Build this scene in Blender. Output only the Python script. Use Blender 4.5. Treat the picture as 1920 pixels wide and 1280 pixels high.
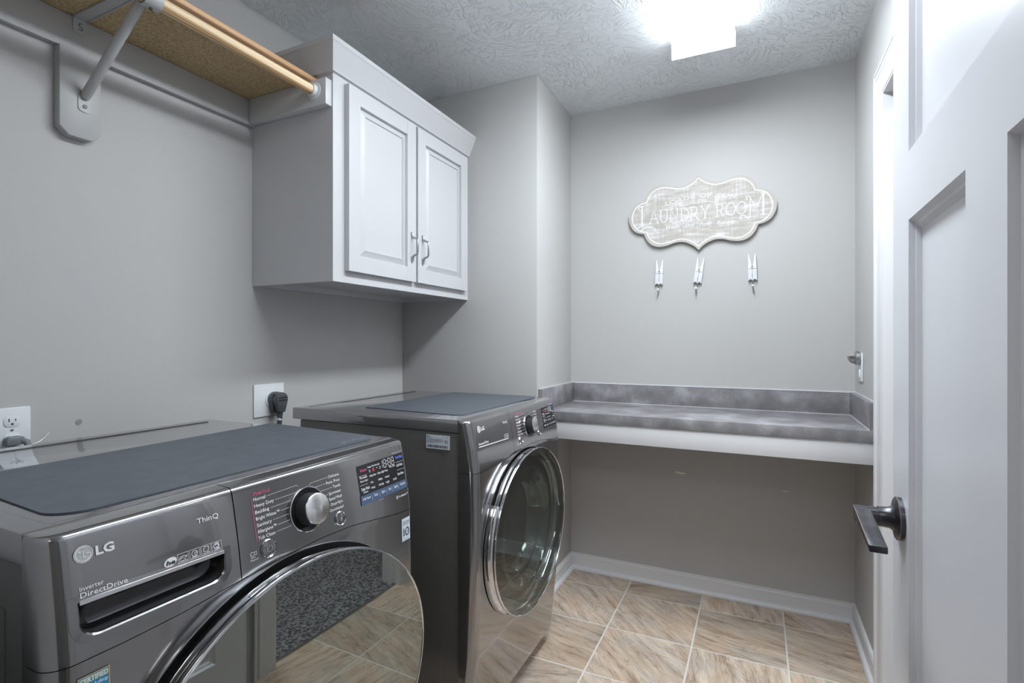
import bpy, bmesh, math, random
from mathutils import Vector, Matrix
random.seed(7)
for _o in list(bpy.data.objects): bpy.data.objects.remove(_o)
S = bpy.context.scene
C = S.collection

# ------------------------------------------------------------------ camera, world, lights, exposure
cam_d = bpy.data.cameras.new('camera'); cam = bpy.data.objects.new('camera', cam_d); C.objects.link(cam)
cam_d.sensor_width = 36.0; cam_d.lens = 36.0*964.35/1920.0; cam_d.clip_start = 0.02
cam.location = (1.673, 0.0, 1.2177); cam.rotation_euler = (math.radians(90), 0, math.radians(25.498))
S.camera = cam
S.view_settings.view_transform = 'Standard'; S.view_settings.look = 'None'
S.view_settings.gamma = 1.0; S.view_settings.use_curve_mapping = False
S.view_settings.exposure = 1.9
W = bpy.data.worlds.new('world'); S.world = W; W.use_nodes = True
W.node_tree.nodes['Background'].inputs[0].default_value = (0.75, 0.85, 1.0, 1); W.node_tree.nodes['Background'].inputs[1].default_value = 0.35
LENS_STRENGTH = 11.2
def lamp(name, loc, rot, sx, sy, power, col):
    d = bpy.data.lights.new(name, 'AREA'); d.shape = 'RECTANGLE'; d.size = sx; d.size_y = sy; d.energy = power; d.color = col
    o = bpy.data.objects.new(name, d); C.objects.link(o); o.location = loc; o.rotation_euler = rot; return o
lamp('hall_fill_light', (1.75, -0.75, 2.41), (0, 0, 0), 0.7, 0.7, 3.5, (1.0, 0.97, 0.93))  # weak fill added behind the camera, no fixture seen there
lamp('side_room_fill_light', (3.0, 1.5, 2.41), (0, 0, 0), 0.8, 0.8, 9, (0.95, 0.98, 1.0))  # unseen fill light added to shine in through the side doorway

# ------------------------------------------------------------------ materials
def srgb(r, g, b):
    f = lambda c: (c/255/12.92) if c/255 <= 0.04045 else ((c/255+0.055)/1.055)**2.4
    return (f(r), f(g), f(b), 1)
def mat(name, col, rough=0.5, metal=0.0, spec=0.5, bump=None, var=None):
    m = bpy.data.materials.new(name); m.use_nodes = True; nt = m.node_tree; b = nt.nodes['Principled BSDF']
    b.inputs['Base Color'].default_value = col; b.inputs['Roughness'].default_value = rough
    b.inputs['Metallic'].default_value = metal; b.inputs['Specular IOR Level'].default_value = spec
    N = nt.nodes.new; L = nt.links.new
    tc = N('ShaderNodeTexCoord')
    if bump:
        sc, st, dist = bump
        n = N('ShaderNodeTexNoise'); n.inputs['Scale'].default_value = sc; n.inputs['Detail'].default_value = 3
        L(tc.outputs['Object'], n.inputs['Vector'])
        bp = N('ShaderNodeBump'); bp.inputs['Strength'].default_value = st; bp.inputs['Distance'].default_value = dist
        L(n.outputs['Fac'], bp.inputs['Height']); L(bp.outputs['Normal'], b.inputs['Normal'])
    if var:
        sc, c2, lo, hi = var
        n = N('ShaderNodeTexNoise'); n.inputs['Scale'].default_value = sc; n.inputs['Detail'].default_value = 5
        L(tc.outputs['Object'], n.inputs['Vector'])
        r = N('ShaderNodeValToRGB'); r.color_ramp.elements[0].position = lo; r.color_ramp.elements[1].position = hi
        r.color_ramp.elements[0].color = col; r.color_ramp.elements[1].color = c2
        L(n.outputs['Fac'], r.inputs[0]); L(r.outputs[0], b.inputs['Base Color'])
    return m
M = {}
M['wall'] = mat('wall_paint', srgb(186, 185, 184), 0.55, spec=0.3, bump=(160, 0.12, 0.002))
M['white'] = mat('white_trim_paint', srgb(222, 222, 225), 0.35, bump=(60, 0.03, 0.002))
M['cab'] = mat('cabinet_paint', srgb(199, 199, 201), 0.38, bump=(60, 0.02, 0.002))
M['doorpaint'] = mat('door_paint', srgb(228, 229, 235), 0.33, bump=(40, 0.03, 0.002))
M['greypaint'] = mat('grey_paint', srgb(178, 178, 178), 0.42)
M['steel_front'] = mat('graphite_steel', (0.25, 0.247, 0.25, 1), 0.16, 0.9, bump=(400, 0.01, 0.001))
for _n in ('steel_front',):
    _b = M[_n].node_tree.nodes['Principled BSDF']; _b.inputs['Coat Weight'].default_value = 1.0; _b.inputs['Coat IOR'].default_value = 1.75; _b.inputs['Coat Roughness'].default_value = 0.04
M['steel_side'] = mat('dark_side_paint', (0.085, 0.084, 0.080, 1), 0.2, 0.0, 0.6)
M['steel_lid'] = mat('graphite_lid', (0.36, 0.36, 0.372, 1), 0.06, 0.75, 0.5)
M['matrub'] = mat('rubber_mat', (0.070, 0.080, 0.097, 1), 0.5, var=(30, (0.088, 0.100, 0.118, 1), 0.35, 0.7))
M['chrome'] = mat('chrome', (0.72, 0.73, 0.75, 1), 0.07, 1.0)
M['satin'] = mat('satin_nickel', (0.45, 0.45, 0.45, 1), 0.28, 1.0)
M['knobface'] = mat('spun_aluminium', (0.72, 0.72, 0.72, 1), 0.25, 1.0)
M['black'] = mat('black_plastic', (0.012, 0.012, 0.013, 1), 0.18)
M['blackrough'] = mat('black_rubber', (0.02, 0.02, 0.021, 1), 0.6)
M['plug'] = mat('plug_plastic', (0.07, 0.075, 0.085, 1), 0.42)
M['plugl'] = mat('grey_plug_plastic', (0.18, 0.19, 0.21, 1), 0.45)
M['plate'] = mat('outlet_plastic', srgb(226, 229, 232), 0.25)
M['print'] = mat('white_print', (0.74, 0.75, 0.77, 1), 0.5)
M['printb'] = mat('light_print', (0.80, 0.80, 0.80, 1), 0.5)
M['pink'] = mat('pink_print', (0.62, 0.09, 0.22, 1), 0.5)
M['red'] = mat('red_print', (0.45, 0.06, 0.05, 1), 0.5)
M['blue'] = mat('blue_print', (0.12, 0.22, 0.75, 1), 0.5)
M['bluestrip'] = mat('blue_grey_print', (0.07, 0.11, 0.19, 1), 0.25)
M['disp'] = mat('display_black', (0.016, 0.017, 0.02, 1), 0.15)
M['sticker'] = mat('sticker_paper', srgb(205, 215, 225), 0.4)
M['stick_ink'] = mat('sticker_ink', (0.03, 0.035, 0.05, 1), 0.5)
M['stick_blue'] = mat('sticker_blue', (0.02, 0.30, 0.55, 1), 0.4)
M['stick_orange'] = mat('sticker_orange', (0.80, 0.38, 0.12, 1), 0.4)
M['stick_green'] = mat('sticker_green', (0.15, 0.42, 0.35, 1), 0.4)
M['bronze'] = mat('oil_rubbed_bronze', (0.055, 0.055, 0.062, 1), 0.3, 0.75, var=(60, (0.09, 0.09, 0.10, 1), 0.4, 0.7))
M['copper'] = mat('worn_copper_edge', (0.30, 0.22, 0.19, 1), 0.4, 0.7)
M['signedge'] = mat('sign_border', srgb(184, 178, 171), 0.7)
M['signwhite'] = mat('sign_white', srgb(228, 228, 231), 0.6)
M['grout'] = mat('grout', srgb(212, 208, 202), 0.8, bump=(300, 0.1, 0.001))
M['gypsum'] = mat('exposed_gypsum', srgb(238, 232, 222), 0.9)
M['scuff'] = mat('scuff_mark', srgb(148, 148, 148), 0.7)
M['carpet'] = mat('carpet_pile', srgb(146, 146, 148), 0.95, bump=(45, 1.0, 0.02), var=(70, srgb(66, 66, 70), 0.4, 0.6))
M['recess'] = mat('gloss_dark_recess', (0.07, 0.07, 0.075, 1), 0.08, 0.6)
M['dark'] = mat('dark_interior', (0.02, 0.02, 0.02, 1), 0.5)
M['slot'] = mat('outlet_slot', (0.05, 0.05, 0.05, 1), 0.7)

def nodemat(name):
    m = bpy.data.materials.new(name); m.use_nodes = True; nt = m.node_tree
    return m, nt, nt.nodes['Principled BSDF'], nt.nodes.new, nt.links.new
def ramp(N, els):
    r = N('ShaderNodeValToRGB'); cr = r.color_ramp
    while len(cr.elements) < len(els): cr.elements.new(0.5)
    for e, (p, c) in zip(cr.elements, els): e.position = p; e.color = c
    return r
# ceiling with slap-brush texture: strokes of a random direction in each cell
def ceiling_material():
    m, nt, b, N, L = nodemat('textured_ceiling')
    b.inputs['Base Color'].default_value = srgb(234, 238, 241); b.inputs['Roughness'].default_value = 0.2; b.inputs['Specular IOR Level'].default_value = 0.85
    tc = N('ShaderNodeTexCoord'); hs = []
    for k, (vs, ns, str_) in enumerate(((5.0, 105, (1, 0.13, 1)), (9.0, 160, (1, 0.18, 1)))):
        off = N('ShaderNodeMapping'); off.inputs['Location'].default_value = (3.1*k, 1.7*k, 0)
        wob = N('ShaderNodeTexNoise'); wob.inputs['Scale'].default_value = 9
        L(tc.outputs['Object'], off.inputs[0]); L(off.outputs[0], wob.inputs['Vector'])
        add = N('ShaderNodeVectorMath'); add.operation = 'MULTIPLY_ADD'; add.inputs[1].default_value = (.09, .09, 0)
        L(wob.outputs['Color'], add.inputs[0]); L(off.outputs[0], add.inputs[2])
        v = N('ShaderNodeTexVoronoi'); v.inputs['Scale'].default_value = vs; L(add.outputs[0], v.inputs['Vector'])
        sub = N('ShaderNodeVectorMath'); sub.operation = 'SUBTRACT'; L(add.outputs[0], sub.inputs[0]); L(v.outputs['Position'], sub.inputs[1])
        sep = N('ShaderNodeSeparateColor'); L(v.outputs['Color'], sep.inputs[0])
        ang = N('ShaderNodeMath'); ang.operation = 'MULTIPLY'; ang.inputs[1].default_value = 6.28; L(sep.outputs[0], ang.inputs[0])
        rot = N('ShaderNodeVectorRotate'); rot.rotation_type = 'Z_AXIS'; L(sub.outputs[0], rot.inputs['Vector']); L(ang.outputs[0], rot.inputs['Angle'])
        mp = N('ShaderNodeVectorMath'); mp.operation = 'MULTIPLY'; mp.inputs[1].default_value = (str_[1], str_[0], 1); L(rot.outputs[0], mp.inputs[0])
        ad2 = N('ShaderNodeVectorMath'); ad2.operation = 'ADD'; L(mp.outputs[0], ad2.inputs[0]); L(v.outputs['Color'], ad2.inputs[1])
        n = N('ShaderNodeTexNoise'); n.inputs['Scale'].default_value = ns*1.0; n.inputs['Detail'].default_value = 2; n.inputs['Roughness'].default_value = 0.45
        L(ad2.outputs[0], n.inputs['Vector'])
        r = ramp(N, [(0.58, (0, 0, 0, 1)), (0.67, (1, 1, 1, 1))]); L(n.outputs['Fac'], r.inputs[0]); hs.append(r)
    mx = N('ShaderNodeMath'); mx.operation = 'MAXIMUM'; L(hs[0].outputs[0], mx.inputs[0]); L(hs[1].outputs[0], mx.inputs[1])
    # big soft patches where the texture thins out
    n2 = N('ShaderNodeTexNoise'); n2.inputs['Scale'].default_value = 5; L(tc.outputs['Object'], n2.inputs['Vector'])
    r2 = ramp(N, [(0.35, (.35, .35, .35, 1)), (0.6, (1, 1, 1, 1))]); L(n2.outputs['Fac'], r2.inputs[0])
    ml = N('ShaderNodeMath'); ml.operation = 'MULTIPLY'; L(mx.outputs[0], ml.inputs[0]); L(r2.outputs[0], ml.inputs[1])
    bp = N('ShaderNodeBump'); bp.inputs['Strength'].default_value = 0.85; bp.inputs['Distance'].default_value = 0.004
    L(ml.outputs[0], bp.inputs['Height']); L(bp.outputs['Normal'], b.inputs['Normal'])
    return m
M['ceiling'] = ceiling_material()
def tile_material():
    m, nt, b, N, L = nodemat('slate_look_tile')
    tc = N('ShaderNodeTexCoord'); oi = N('ShaderNodeObjectInfo')
    a = N('ShaderNodeMath'); a.operation = 'MULTIPLY'; a.inputs[1].default_value = 4.0; L(oi.outputs['Random'], a.inputs[0])
    fl = N('ShaderNodeMath'); fl.operation = 'FLOOR'; L(a.outputs[0], fl.inputs[0])
    a2 = N('ShaderNodeMath'); a2.operation = 'MULTIPLY_ADD'; a2.inputs[1].default_value = 0.55; a2.inputs[2].default_value = -0.3; L(fl.outputs[0], a2.inputs[0])
    rot = N('ShaderNodeVectorRotate'); rot.rotation_type = 'Z_AXIS'; L(tc.outputs['Object'], rot.inputs['Vector']); L(a2.outputs[0], rot.inputs['Angle'])
    off = N('ShaderNodeMath'); off.operation = 'MULTIPLY'; off.inputs[1].default_value = 37.0; L(oi.outputs['Random'], off.inputs[0])
    ad = N('ShaderNodeVectorMath'); ad.operation = 'ADD'; L(rot.outputs[0], ad.inputs[0]); L(off.outputs[0], ad.inputs[1])
    wob = N('ShaderNodeTexNoise'); wob.inputs['Scale'].default_value = 7; L(ad.outputs[0], wob.inputs['Vector'])
    wa = N('ShaderNodeVectorMath'); wa.operation = 'MULTIPLY_ADD'; wa.inputs[1].default_value = (.02, .02, 0); L(wob.outputs['Color'], wa.inputs[0]); L(ad.outputs[0], wa.inputs[2])
    st = N('ShaderNodeVectorMath'); st.operation = 'MULTIPLY'; st.inputs[1].default_value = (5, 34, 1); L(wa.outputs[0], st.inputs[0])
    n1 = N('ShaderNodeTexNoise'); n1.inputs['Scale'].default_value = 1.0; n1.inputs['Detail'].default_value = 10; n1.inputs['Roughness'].default_value = 0.72; L(st.outputs[0], n1.inputs['Vector'])
    n2 = N('ShaderNodeTexNoise'); n2.inputs['Scale'].default_value = 6.0; n2.inputs['Detail'].default_value = 8; n2.inputs['Roughness'].default_value = 0.62; L(ad.outputs[0], n2.inputs['Vector'])
    s3 = N('ShaderNodeVectorMath'); s3.operation = 'MULTIPLY'; s3.inputs[1].default_value = (3.5, 11, 1); L(wa.outputs[0], s3.inputs[0])
    n3 = N('ShaderNodeTexNoise'); n3.inputs['Scale'].default_value = 1.0; n3.inputs['Detail'].default_value = 7; n3.inputs['Roughness'].default_value = 0.6; n3.inputs['Distortion'].default_value = 0.6; L(s3.outputs[0], n3.inputs['Vector'])
    r1 = ramp(N, [(0.30, srgb(132, 116, 102)), (0.46, srgb(190, 178, 166)), (0.70, srgb(222, 215, 207))]); L(n1.outputs['Fac'], r1.inputs[0])
    r2 = ramp(N, [(0.36, srgb(196, 192, 188)), (0.52, srgb(214, 203, 190)), (0.68, srgb(210, 186, 160))]); L(n2.outputs['Fac'], r2.inputs[0])
    mx = N('ShaderNodeMix'); mx.data_type = 'RGBA'; mx.blend_type = 'MULTIPLY'; mx.inputs[0].default_value = 0.8
    L(r1.outputs[0], mx.inputs[6]); L(r2.outputs[0], mx.inputs[7])
    # thin dark clefts
    r3 = ramp(N, [(0.470, (1, 1, 1, 1)), (0.488, (.55, .47, .42, 1)), (0.500, (1, 1, 1, 1))]); L(n3.outputs['Fac'], r3.inputs[0])
    m2 = N('ShaderNodeMix'); m2.data_type = 'RGBA'; m2.blend_type = 'MULTIPLY'; m2.inputs[0].default_value = 0.6
    L(mx.outputs[2], m2.inputs[6]); L(r3.outputs[0], m2.inputs[7])
    hv = N('ShaderNodeHueSaturation'); L(m2.outputs[2], hv.inputs['Color'])
    va = N('ShaderNodeMapRange'); va.inputs['To Min'].default_value = 1.08; va.inputs['To Max'].default_value = 1.45; L(oi.outputs['Random'], va.inputs['Value']); L(va.outputs[0], hv.inputs['Value'])
    L(hv.outputs[0], b.inputs['Base Color'])
    rr = N('ShaderNodeMapRange'); rr.inputs['To Min'].default_value = 0.32; rr.inputs['To Max'].default_value = 0.6; L(n1.outputs['Fac'], rr.inputs['Value']); L(rr.outputs[0], b.inputs['Roughness'])
    ba = N('ShaderNodeMath'); ba.operation = 'MULTIPLY_ADD'; ba.inputs[1].default_value = 0.6; L(n3.outputs['Fac'], ba.inputs[0]); L(n1.outputs['Fac'], ba.inputs[2])
    bp = N('ShaderNodeBump'); bp.inputs['Strength'].default_value = 0.35; bp.inputs['Distance'].default_value = 0.004; L(ba.outputs[0], bp.inputs['Height']); L(bp.outputs['Normal'], b.inputs['Normal'])
    return m
M['tile'] = tile_material()
def laminate_material():
    m, nt, b, N, L = nodemat('grey_laminate'); tc = N('ShaderNodeTexCoord')
    n = N('ShaderNodeTexNoise'); n.inputs['Scale'].default_value = 9; n.inputs['Detail'].default_value = 6; n.inputs['Roughness'].default_value = 0.6; L(tc.outputs['Object'], n.inputs['Vector'])
    r = ramp(N, [(0.3, srgb(110, 108, 111)), (0.5, srgb(133, 131, 134)), (0.72, srgb(170, 169, 173))]); L(n.outputs['Fac'], r.inputs[0]); L(r.outputs[0], b.inputs['Base Color'])
    b.inputs['Roughness'].default_value = 0.3; return m
M['laminate'] = laminate_material()
def particle_material():
    m, nt, b, N, L = nodemat('particleboard'); tc = N('ShaderNodeTexCoord')
    n = N('ShaderNodeTexNoise'); n.inputs['Scale'].default_value = 260; n.inputs['Detail'].default_value = 3; L(tc.outputs['Object'], n.inputs['Vector'])
    r = ramp(N, [(0.3, srgb(150, 128, 92)), (0.5, srgb(184, 160, 122)), (0.7, srgb(214, 192, 154))]); L(n.outputs['Fac'], r.inputs[0]); L(r.outputs[0], b.inputs['Base Color'])
    b.inputs['Roughness'].default_value = 0.8; return m
M['particle'] = particle_material()
def wood_material(name, c1, c2, sc):
    m, nt, b, N, L = nodemat(name); tc = N('ShaderNodeTexCoord')
    s = N('ShaderNodeVectorMath'); s.operation = 'MULTIPLY'; s.inputs[1].default_value = sc; L(tc.outputs['Object'], s.inputs[0])
    n = N('ShaderNodeTexNoise'); n.inputs['Scale'].default_value = 1; n.inputs['Detail'].default_value = 5; L(s.outputs[0], n.inputs['Vector'])
    r = ramp(N, [(0.40, c1), (0.60, c2)]); L(n.outputs['Fac'], r.inputs[0]); L(r.outputs[0], b.inputs['Base Color'])
    b.inputs['Roughness'].default_value = 0.38; return m
M['pine'] = wood_material('pine_rod', srgb(186, 146, 98), srgb(244, 220, 184), (210, 1.2, 210))
M['nosing'] = wood_material('wood_nosing', srgb(208, 162, 118), srgb(226, 186, 146), (150, 2, 150))
def sign_material():
    m, nt, b, N, L = nodemat('whitewashed_wood'); tc = N('ShaderNodeTexCoord')
    s = N('ShaderNodeVectorMath'); s.operation = 'MULTIPLY'; s.inputs[1].default_value = (7, 1, 40); L(tc.outputs['Object'], s.inputs[0])
    n = N('ShaderNodeTexNoise'); n.inputs['Scale'].default_value = 1; n.inputs['Detail'].default_value = 6; n.inputs['Roughness'].default_value = 0.7; L(s.outputs[0], n.inputs['Vector'])
    s2 = N('ShaderNodeVectorMath'); s2.operation = 'MULTIPLY'; s2.inputs[1].default_value = (110, 1, 9); L(tc.outputs['Object'], s2.inputs[0])
    n2 = N('ShaderNodeTexNoise'); n2.inputs['Scale'].default_value = 1; n2.inputs['Detail'].default_value = 3; L(s2.outputs[0], n2.inputs['Vector'])
    a = N('ShaderNodeMath'); a.operation = 'MULTIPLY_ADD'; a.inputs[1].default_value = 0.3; L(n2.outputs['Fac'], a.inputs[0]); L(n.outputs['Fac'], a.inputs[2])
    r = ramp(N, [(0.50, srgb(166, 159, 151)), (0.68, srgb(187, 182, 177)), (0.84, srgb(216, 216, 219))]); L(a.outputs[0], r.inputs[0]); L(r.outputs[0], b.inputs['Base Color'])
    b.inputs['Roughness'].default_value = 0.75; return m
M['sign'] = sign_material()
def lens_material(k, nm):
    m, nt, b, N, L = nodemat(nm)
    b.inputs['Base Color'].default_value = (0.9, 0.92, 0.95, 1)
    b.inputs['Emission Color'].default_value = (0.88, 0.95, 1.0, 1); b.inputs['Emission Strength'].default_value = k*LENS_STRENGTH; return m
M['lens'] = lens_material(1.0, 'lit_acrylic_lens'); M['lens_side'] = lens_material(0.42, 'prismatic_lens_side')
M['endcap'] = mat('acrylic_end_cap', srgb(236, 238, 242), 0.4)
_eb = M['endcap'].node_tree.nodes['Principled BSDF']; _eb.inputs['Emission Color'].default_value = (0.9, 0.95, 1, 1); _eb.inputs['Emission Strength'].default_value = 0.5
def glass_material(name, refl, tint):
    m, nt, b, N, L = nodemat(name); nt.nodes.remove(b); out = nt.nodes['Material Output']
    g = N('ShaderNodeBsdfGlossy'); g.inputs['Color'].default_value = refl; g.inputs['Roughness'].default_value = 0.012
    t = N('ShaderNodeBsdfTransparent'); t.inputs['Color'].default_value = tint
    a = N('ShaderNodeAddShader'); L(g.outputs[0], a.inputs[0]); L(t.outputs[0], a.inputs[1]); L(a.outputs[0], out.inputs[0]); return m
M['glass_w'] = glass_material('tinted_mirror_glass', (0.30, 0.312, 0.295, 1), (0.10, 0.11, 0.10, 1))
M['glass_d'] = glass_material('smoked_glass', (0.20, 0.205, 0.20, 1), (0.34, 0.37, 0.355, 1))
M['bowl'] = glass_material('glass_bowl', (0.30, 0.33, 0.32, 1), (0.55, 0.60, 0.58, 1))
M['clear'] = mat('clear_tie', (0.75, 0.76, 0.76, 1), 0.2)

# ------------------------------------------------------------------ mesh helpers
class MB:
    def __init__(s): s.v = []; s.f = []
    def add(s, vs, fs):
        o = len(s.v); s.v += [tuple(p) for p in vs]; s.f += [tuple(i+o for i in f) for f in fs]; return s
    def box(s, x0, x1, y0, y1, z0, z1):
        return s.add([(x0,y0,z0),(x1,y0,z0),(x1,y1,z0),(x0,y1,z0),(x0,y0,z1),(x1,y0,z1),(x1,y1,z1),(x0,y1,z1)],
                     [(0,3,2,1),(4,5,6,7),(0,1,5,4),(1,2,6,5),(2,3,7,6),(3,0,4,7)])
    def prism(s, poly, fn, a, b):      # poly of 2-D points, fn(p, t) -> 3-D
        n = len(poly)
        return s.add([fn(p, a) for p in poly]+[fn(p, b) for p in poly],
                     [tuple(range(n))[::-1], tuple(range(n, 2*n))]+[(i, (i+1) % n, n+(i+1) % n, n+i) for i in range(n)])
    def tube(s, pts, r, n=12, caps=True):
        pts = [Vector(p) for p in pts]; rs = r if isinstance(r, (list, tuple)) else [r]*len(pts)
        rings = []; up = None
        for i, p in enumerate(pts):
            d = (pts[min(i+1, len(pts)-1)]-pts[max(i-1, 0)]).normalized()
            if up is None:
                up = Vector((0, 0, 1)) if abs(d.z) < .9 else Vector((1, 0, 0))
            a = d.cross(up).normalized(); b = a.cross(d).normalized(); up = b
            rings.append([p+(a*math.cos(2*math.pi*k/n)+b*math.sin(2*math.pi*k/n))*rs[i] for k in range(n)])
        vs = [q for ring in rings for q in ring]; fs = []
        for i in range(len(rings)-1):
            for k in range(n): fs.append((i*n+k, i*n+(k+1) % n, (i+1)*n+(k+1) % n, (i+1)*n+k))
        if caps: fs += [tuple(range(n))[::-1], tuple(range((len(rings)-1)*n, len(rings)*n))]
        return s.add(vs, fs)
    def lathe(s, prof, origin, axis, n=32, cap0=False, cap1=False):  # prof: (radius, distance along axis)
        ax = Vector(axis).normalized(); t = Vector((0, 0, 1)) if abs(ax.z) < .9 else Vector((1, 0, 0))
        a = ax.cross(t).normalized(); b = ax.cross(a).normalized(); o = Vector(origin)
        vs = [o+ax*h+(a*math.cos(2*math.pi*k/n)+b*math.sin(2*math.pi*k/n))*r for r, h in prof for k in range(n)]
        fs = [(i*n+k, i*n+(k+1) % n, (i+1)*n+(k+1) % n, (i+1)*n+k) for i in range(len(prof)-1) for k in range(n)]
        if cap0: fs.append(tuple(range(n))[::-1])
        if cap1: fs.append(tuple(range((len(prof)-1)*n, len(prof)*n)))
        return s.add(vs, fs)
    def build(s, name, m, parent=None, smooth=False, bevel=0, seg=2, origin=None, base=None):
        me = bpy.data.meshes.new(name)
        o3 = Vector(origin) if origin is not None else None
        pb = Vector(base) if base is not None else (BASE.get(parent.name, Vector((0, 0, 0))) if parent else Vector((0, 0, 0)))
        off = o3 if o3 is not None else pb
        me.from_pydata([tuple(Vector(p)-off) for p in s.v], [], s.f); me.update()
        bm = bmesh.new(); bm.from_mesh(me); bmesh.ops.recalc_face_normals(bm, faces=bm.faces)
        if bevel:
            es = [e for e in bm.edges if len(e.link_faces) == 2 and e.calc_face_angle(0) > 0.6]
            bmesh.ops.bevel(bm, geom=es, offset=bevel, segments=seg, profile=0.5, affect='EDGES', clamp_overlap=True)
        bm.to_mesh(me); bm.free()
        for p in me.polygons: p.use_smooth = bool(smooth or bevel)
        if (smooth or bevel):
            try: me.set_sharp_from_angle(angle=math.radians(40))
            except Exception: pass
        me.materials.append(m if not isinstance(m, str) else M[m])
        o = bpy.data.objects.new(name, me); C.objects.link(o)
        if parent:
            o.parent = parent
            if o3 is not None: o.location = o3-pb
        elif o3 is not None: o.location = o3
        BASE[o.name] = off
        return o
BASE = {}
def thing(name, label, cat, loc, group=None):
    o = bpy.data.objects.new(name, None); C.objects.link(o); o.location = loc; o.empty_display_size = 0.05
    o['label'] = label; o['category'] = cat
    if group: o['group'] = group
    BASE[o.name] = Vector(loc); return o
def tag(o, label, cat, group=None):
    o['label'] = label; o['category'] = cat
    if group: o['group'] = group
    return o
def struct(o): o['kind'] = 'structure'; return o
def box(*a): return MB().box(*a)
_tc = {}
def text_geo(body, bold=0.0, shear=0.0):
    k = (body, bold, shear)
    if k not in _tc:
        cu = bpy.data.curves.new('t', 'FONT'); cu.body = body; cu.size = 1.0; cu.offset = bold; cu.shear = shear; cu.resolution_u = 2
        ob = bpy.data.objects.new('t', cu); C.objects.link(ob); bpy.context.view_layer.update()
        me = bpy.data.meshes.new_from_object(ob.evaluated_get(bpy.context.evaluated_depsgraph_get()))
        _tc[k] = ([tuple(v.co[:2]) for v in me.vertices], [tuple(p.vertices) for p in me.polygons])
        bpy.data.objects.remove(ob); bpy.data.curves.remove(cu); bpy.data.meshes.remove(me)
    return _tc[k]
def put_text(mb, body, fn, u, z, h, w=None, bold=0.0, shear=0.0, right=False, slope=0.0):
    vs, fs = text_geo(body, bold, shear)
    if not vs: return mb
    x0 = min(v[0] for v in vs); x1 = max(v[0] for v in vs); sy = h/0.72; sx = sy if w is None else w/(x1-x0)
    sh = (x1-x0)*sx if right else 0
    mb.add([fn(u+(a-x0)*sx-sh, z+b*sy+slope*(a-x0)*sx) for a, b in vs], fs); return mb
def arc(cx, cy, rx, ry, a0, a1, n=12):
    return [(cx+rx*math.cos(math.radians(a0+(a1-a0)*i/n)), cy+ry*math.sin(math.radians(a0+(a1-a0)*i/n))) for i in range(n+1)]
LIFT = [0.0]
def ribbon(mb, pts, w, fn, closed=False):
    LIFT[0] = (LIFT[0]+0.00003) % 0.0006
    pts = [Vector((p[0], p[1])) for p in pts]; n = len(pts); L = []; R = []
    for i in range(n):
        a = pts[(i-1) % n] if (closed or i > 0) else pts[i]; b = pts[(i+1) % n] if (closed or i < n-1) else pts[i]
        d = (b-a); d = d.normalized() if d.length > 1e-9 else Vector((1, 0)); q = Vector((-d.y, d.x))*w/2
        L.append(pts[i]+q); R.append(pts[i]-q)
    vs = [fn(p.x, p.y) for p in L]+[fn(p.x, p.y) for p in R]
    m = n if closed else n-1
    mb.add(vs, [(i, (i+1) % n, n+(i+1) % n, n+i) for i in range(m)]); return mb

# ------------------------------------------------------------------ room shell
XR, YB, YC, XC, H = 2.056, 2.653, 2.178, 0.762, 2.44
YF0, YF1 = 0.06, 0.178          # near wall, the doorway the picture is taken through
floor = struct(box(-0.05, XR+0.06, YF0-0.02, YB+0.05, -0.05, -0.0015).build('floor', 'grout'))
ceil_ = struct(box(-0.1, XR+0.13, YF0, YB+0.1, H, H+0.08).build('ceiling', 'ceiling'))
wl = struct(box(-0.1, 0, YF0, YB+0.1, 0, H).build('wall_left', 'wall'))
wb = struct(box(0, XR+0.12, YB, YB+0.1, 0, H).build('wall_back', 'wall'))
wc = struct(box(0, XC, YC, YB, 0, H).build('wall_alcove', 'wall', bevel=0.003))
OY0, OY1, OZ = 1.285, 2.072, 2.046
w = MB(); w.box(XR, XR+0.12, OY1, YB, 0, H); w.box(XR, XR+0.12, YF0, OY0, 0, H); w.box(XR, XR+0.12, OY0, OY1, OZ, H)
wr = struct(w.build('wall_right', 'wall'))
w = MB(); w.box(0, 1.075, YF0, YF1, 0, H); w.box(1.90, XR, YF0, YF1, 0, H); w.box(1.075, 1.90, YF0, YF1, 2.05, H)
struct(w.build('wall_front', 'wall'))
# floor tiles, one object each
TX, TY, GX, GY, GW = 0.3415, 0.3295, 1.0945, 2.1605, 0.0068
def tile_mesh(sx, sy):
    mb = box(-sx/2, sx/2, -sy/2, sy/2, -0.006, 0.0)
    return mb
full = None
for i in range(-4, 4):
    for j in range(-7, 3):
        x0 = GX+i*TX+GW/2; x1 = GX+(i+1)*TX-GW/2; y0 = GY+j*TY+GW/2; y1 = GY+(j+1)*TY-GW/2
        cx0, cx1, cy0, cy1 = max(x0, 0.002), min(x1, XR+0.02), max(y0, YF0), min(y1, YB-0.002)
        if cx1-cx0 < 0.02 or cy1-cy0 < 0.02: continue
        if cx1 <= XC and cy0 >= YC: continue
        whole = abs(cx1-cx0-(x1-x0)) < 1e-6 and abs(cy1-cy0-(y1-y0)) < 1e-6
        ctr = Vector(((cx0+cx1)/2, (cy0+cy1)/2, 0))
        if whole and full is not None:
            t = bpy.data.objects.new('tile', full.data); C.objects.link(t); t.parent = floor; t.location = ctr
        else:
            mb = MB(); a, b = (cx1-cx0)/2, (cy1-cy0)/2
            mb.box(ctr.x-a, ctr.x+a, ctr.y-b, ctr.y+b, -0.006, 0.0)
            t = mb.build('tile', 'tile', floor, bevel=0.0012, seg=1, origin=ctr, base=(0, 0, 0))
            if whole: full = t
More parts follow.
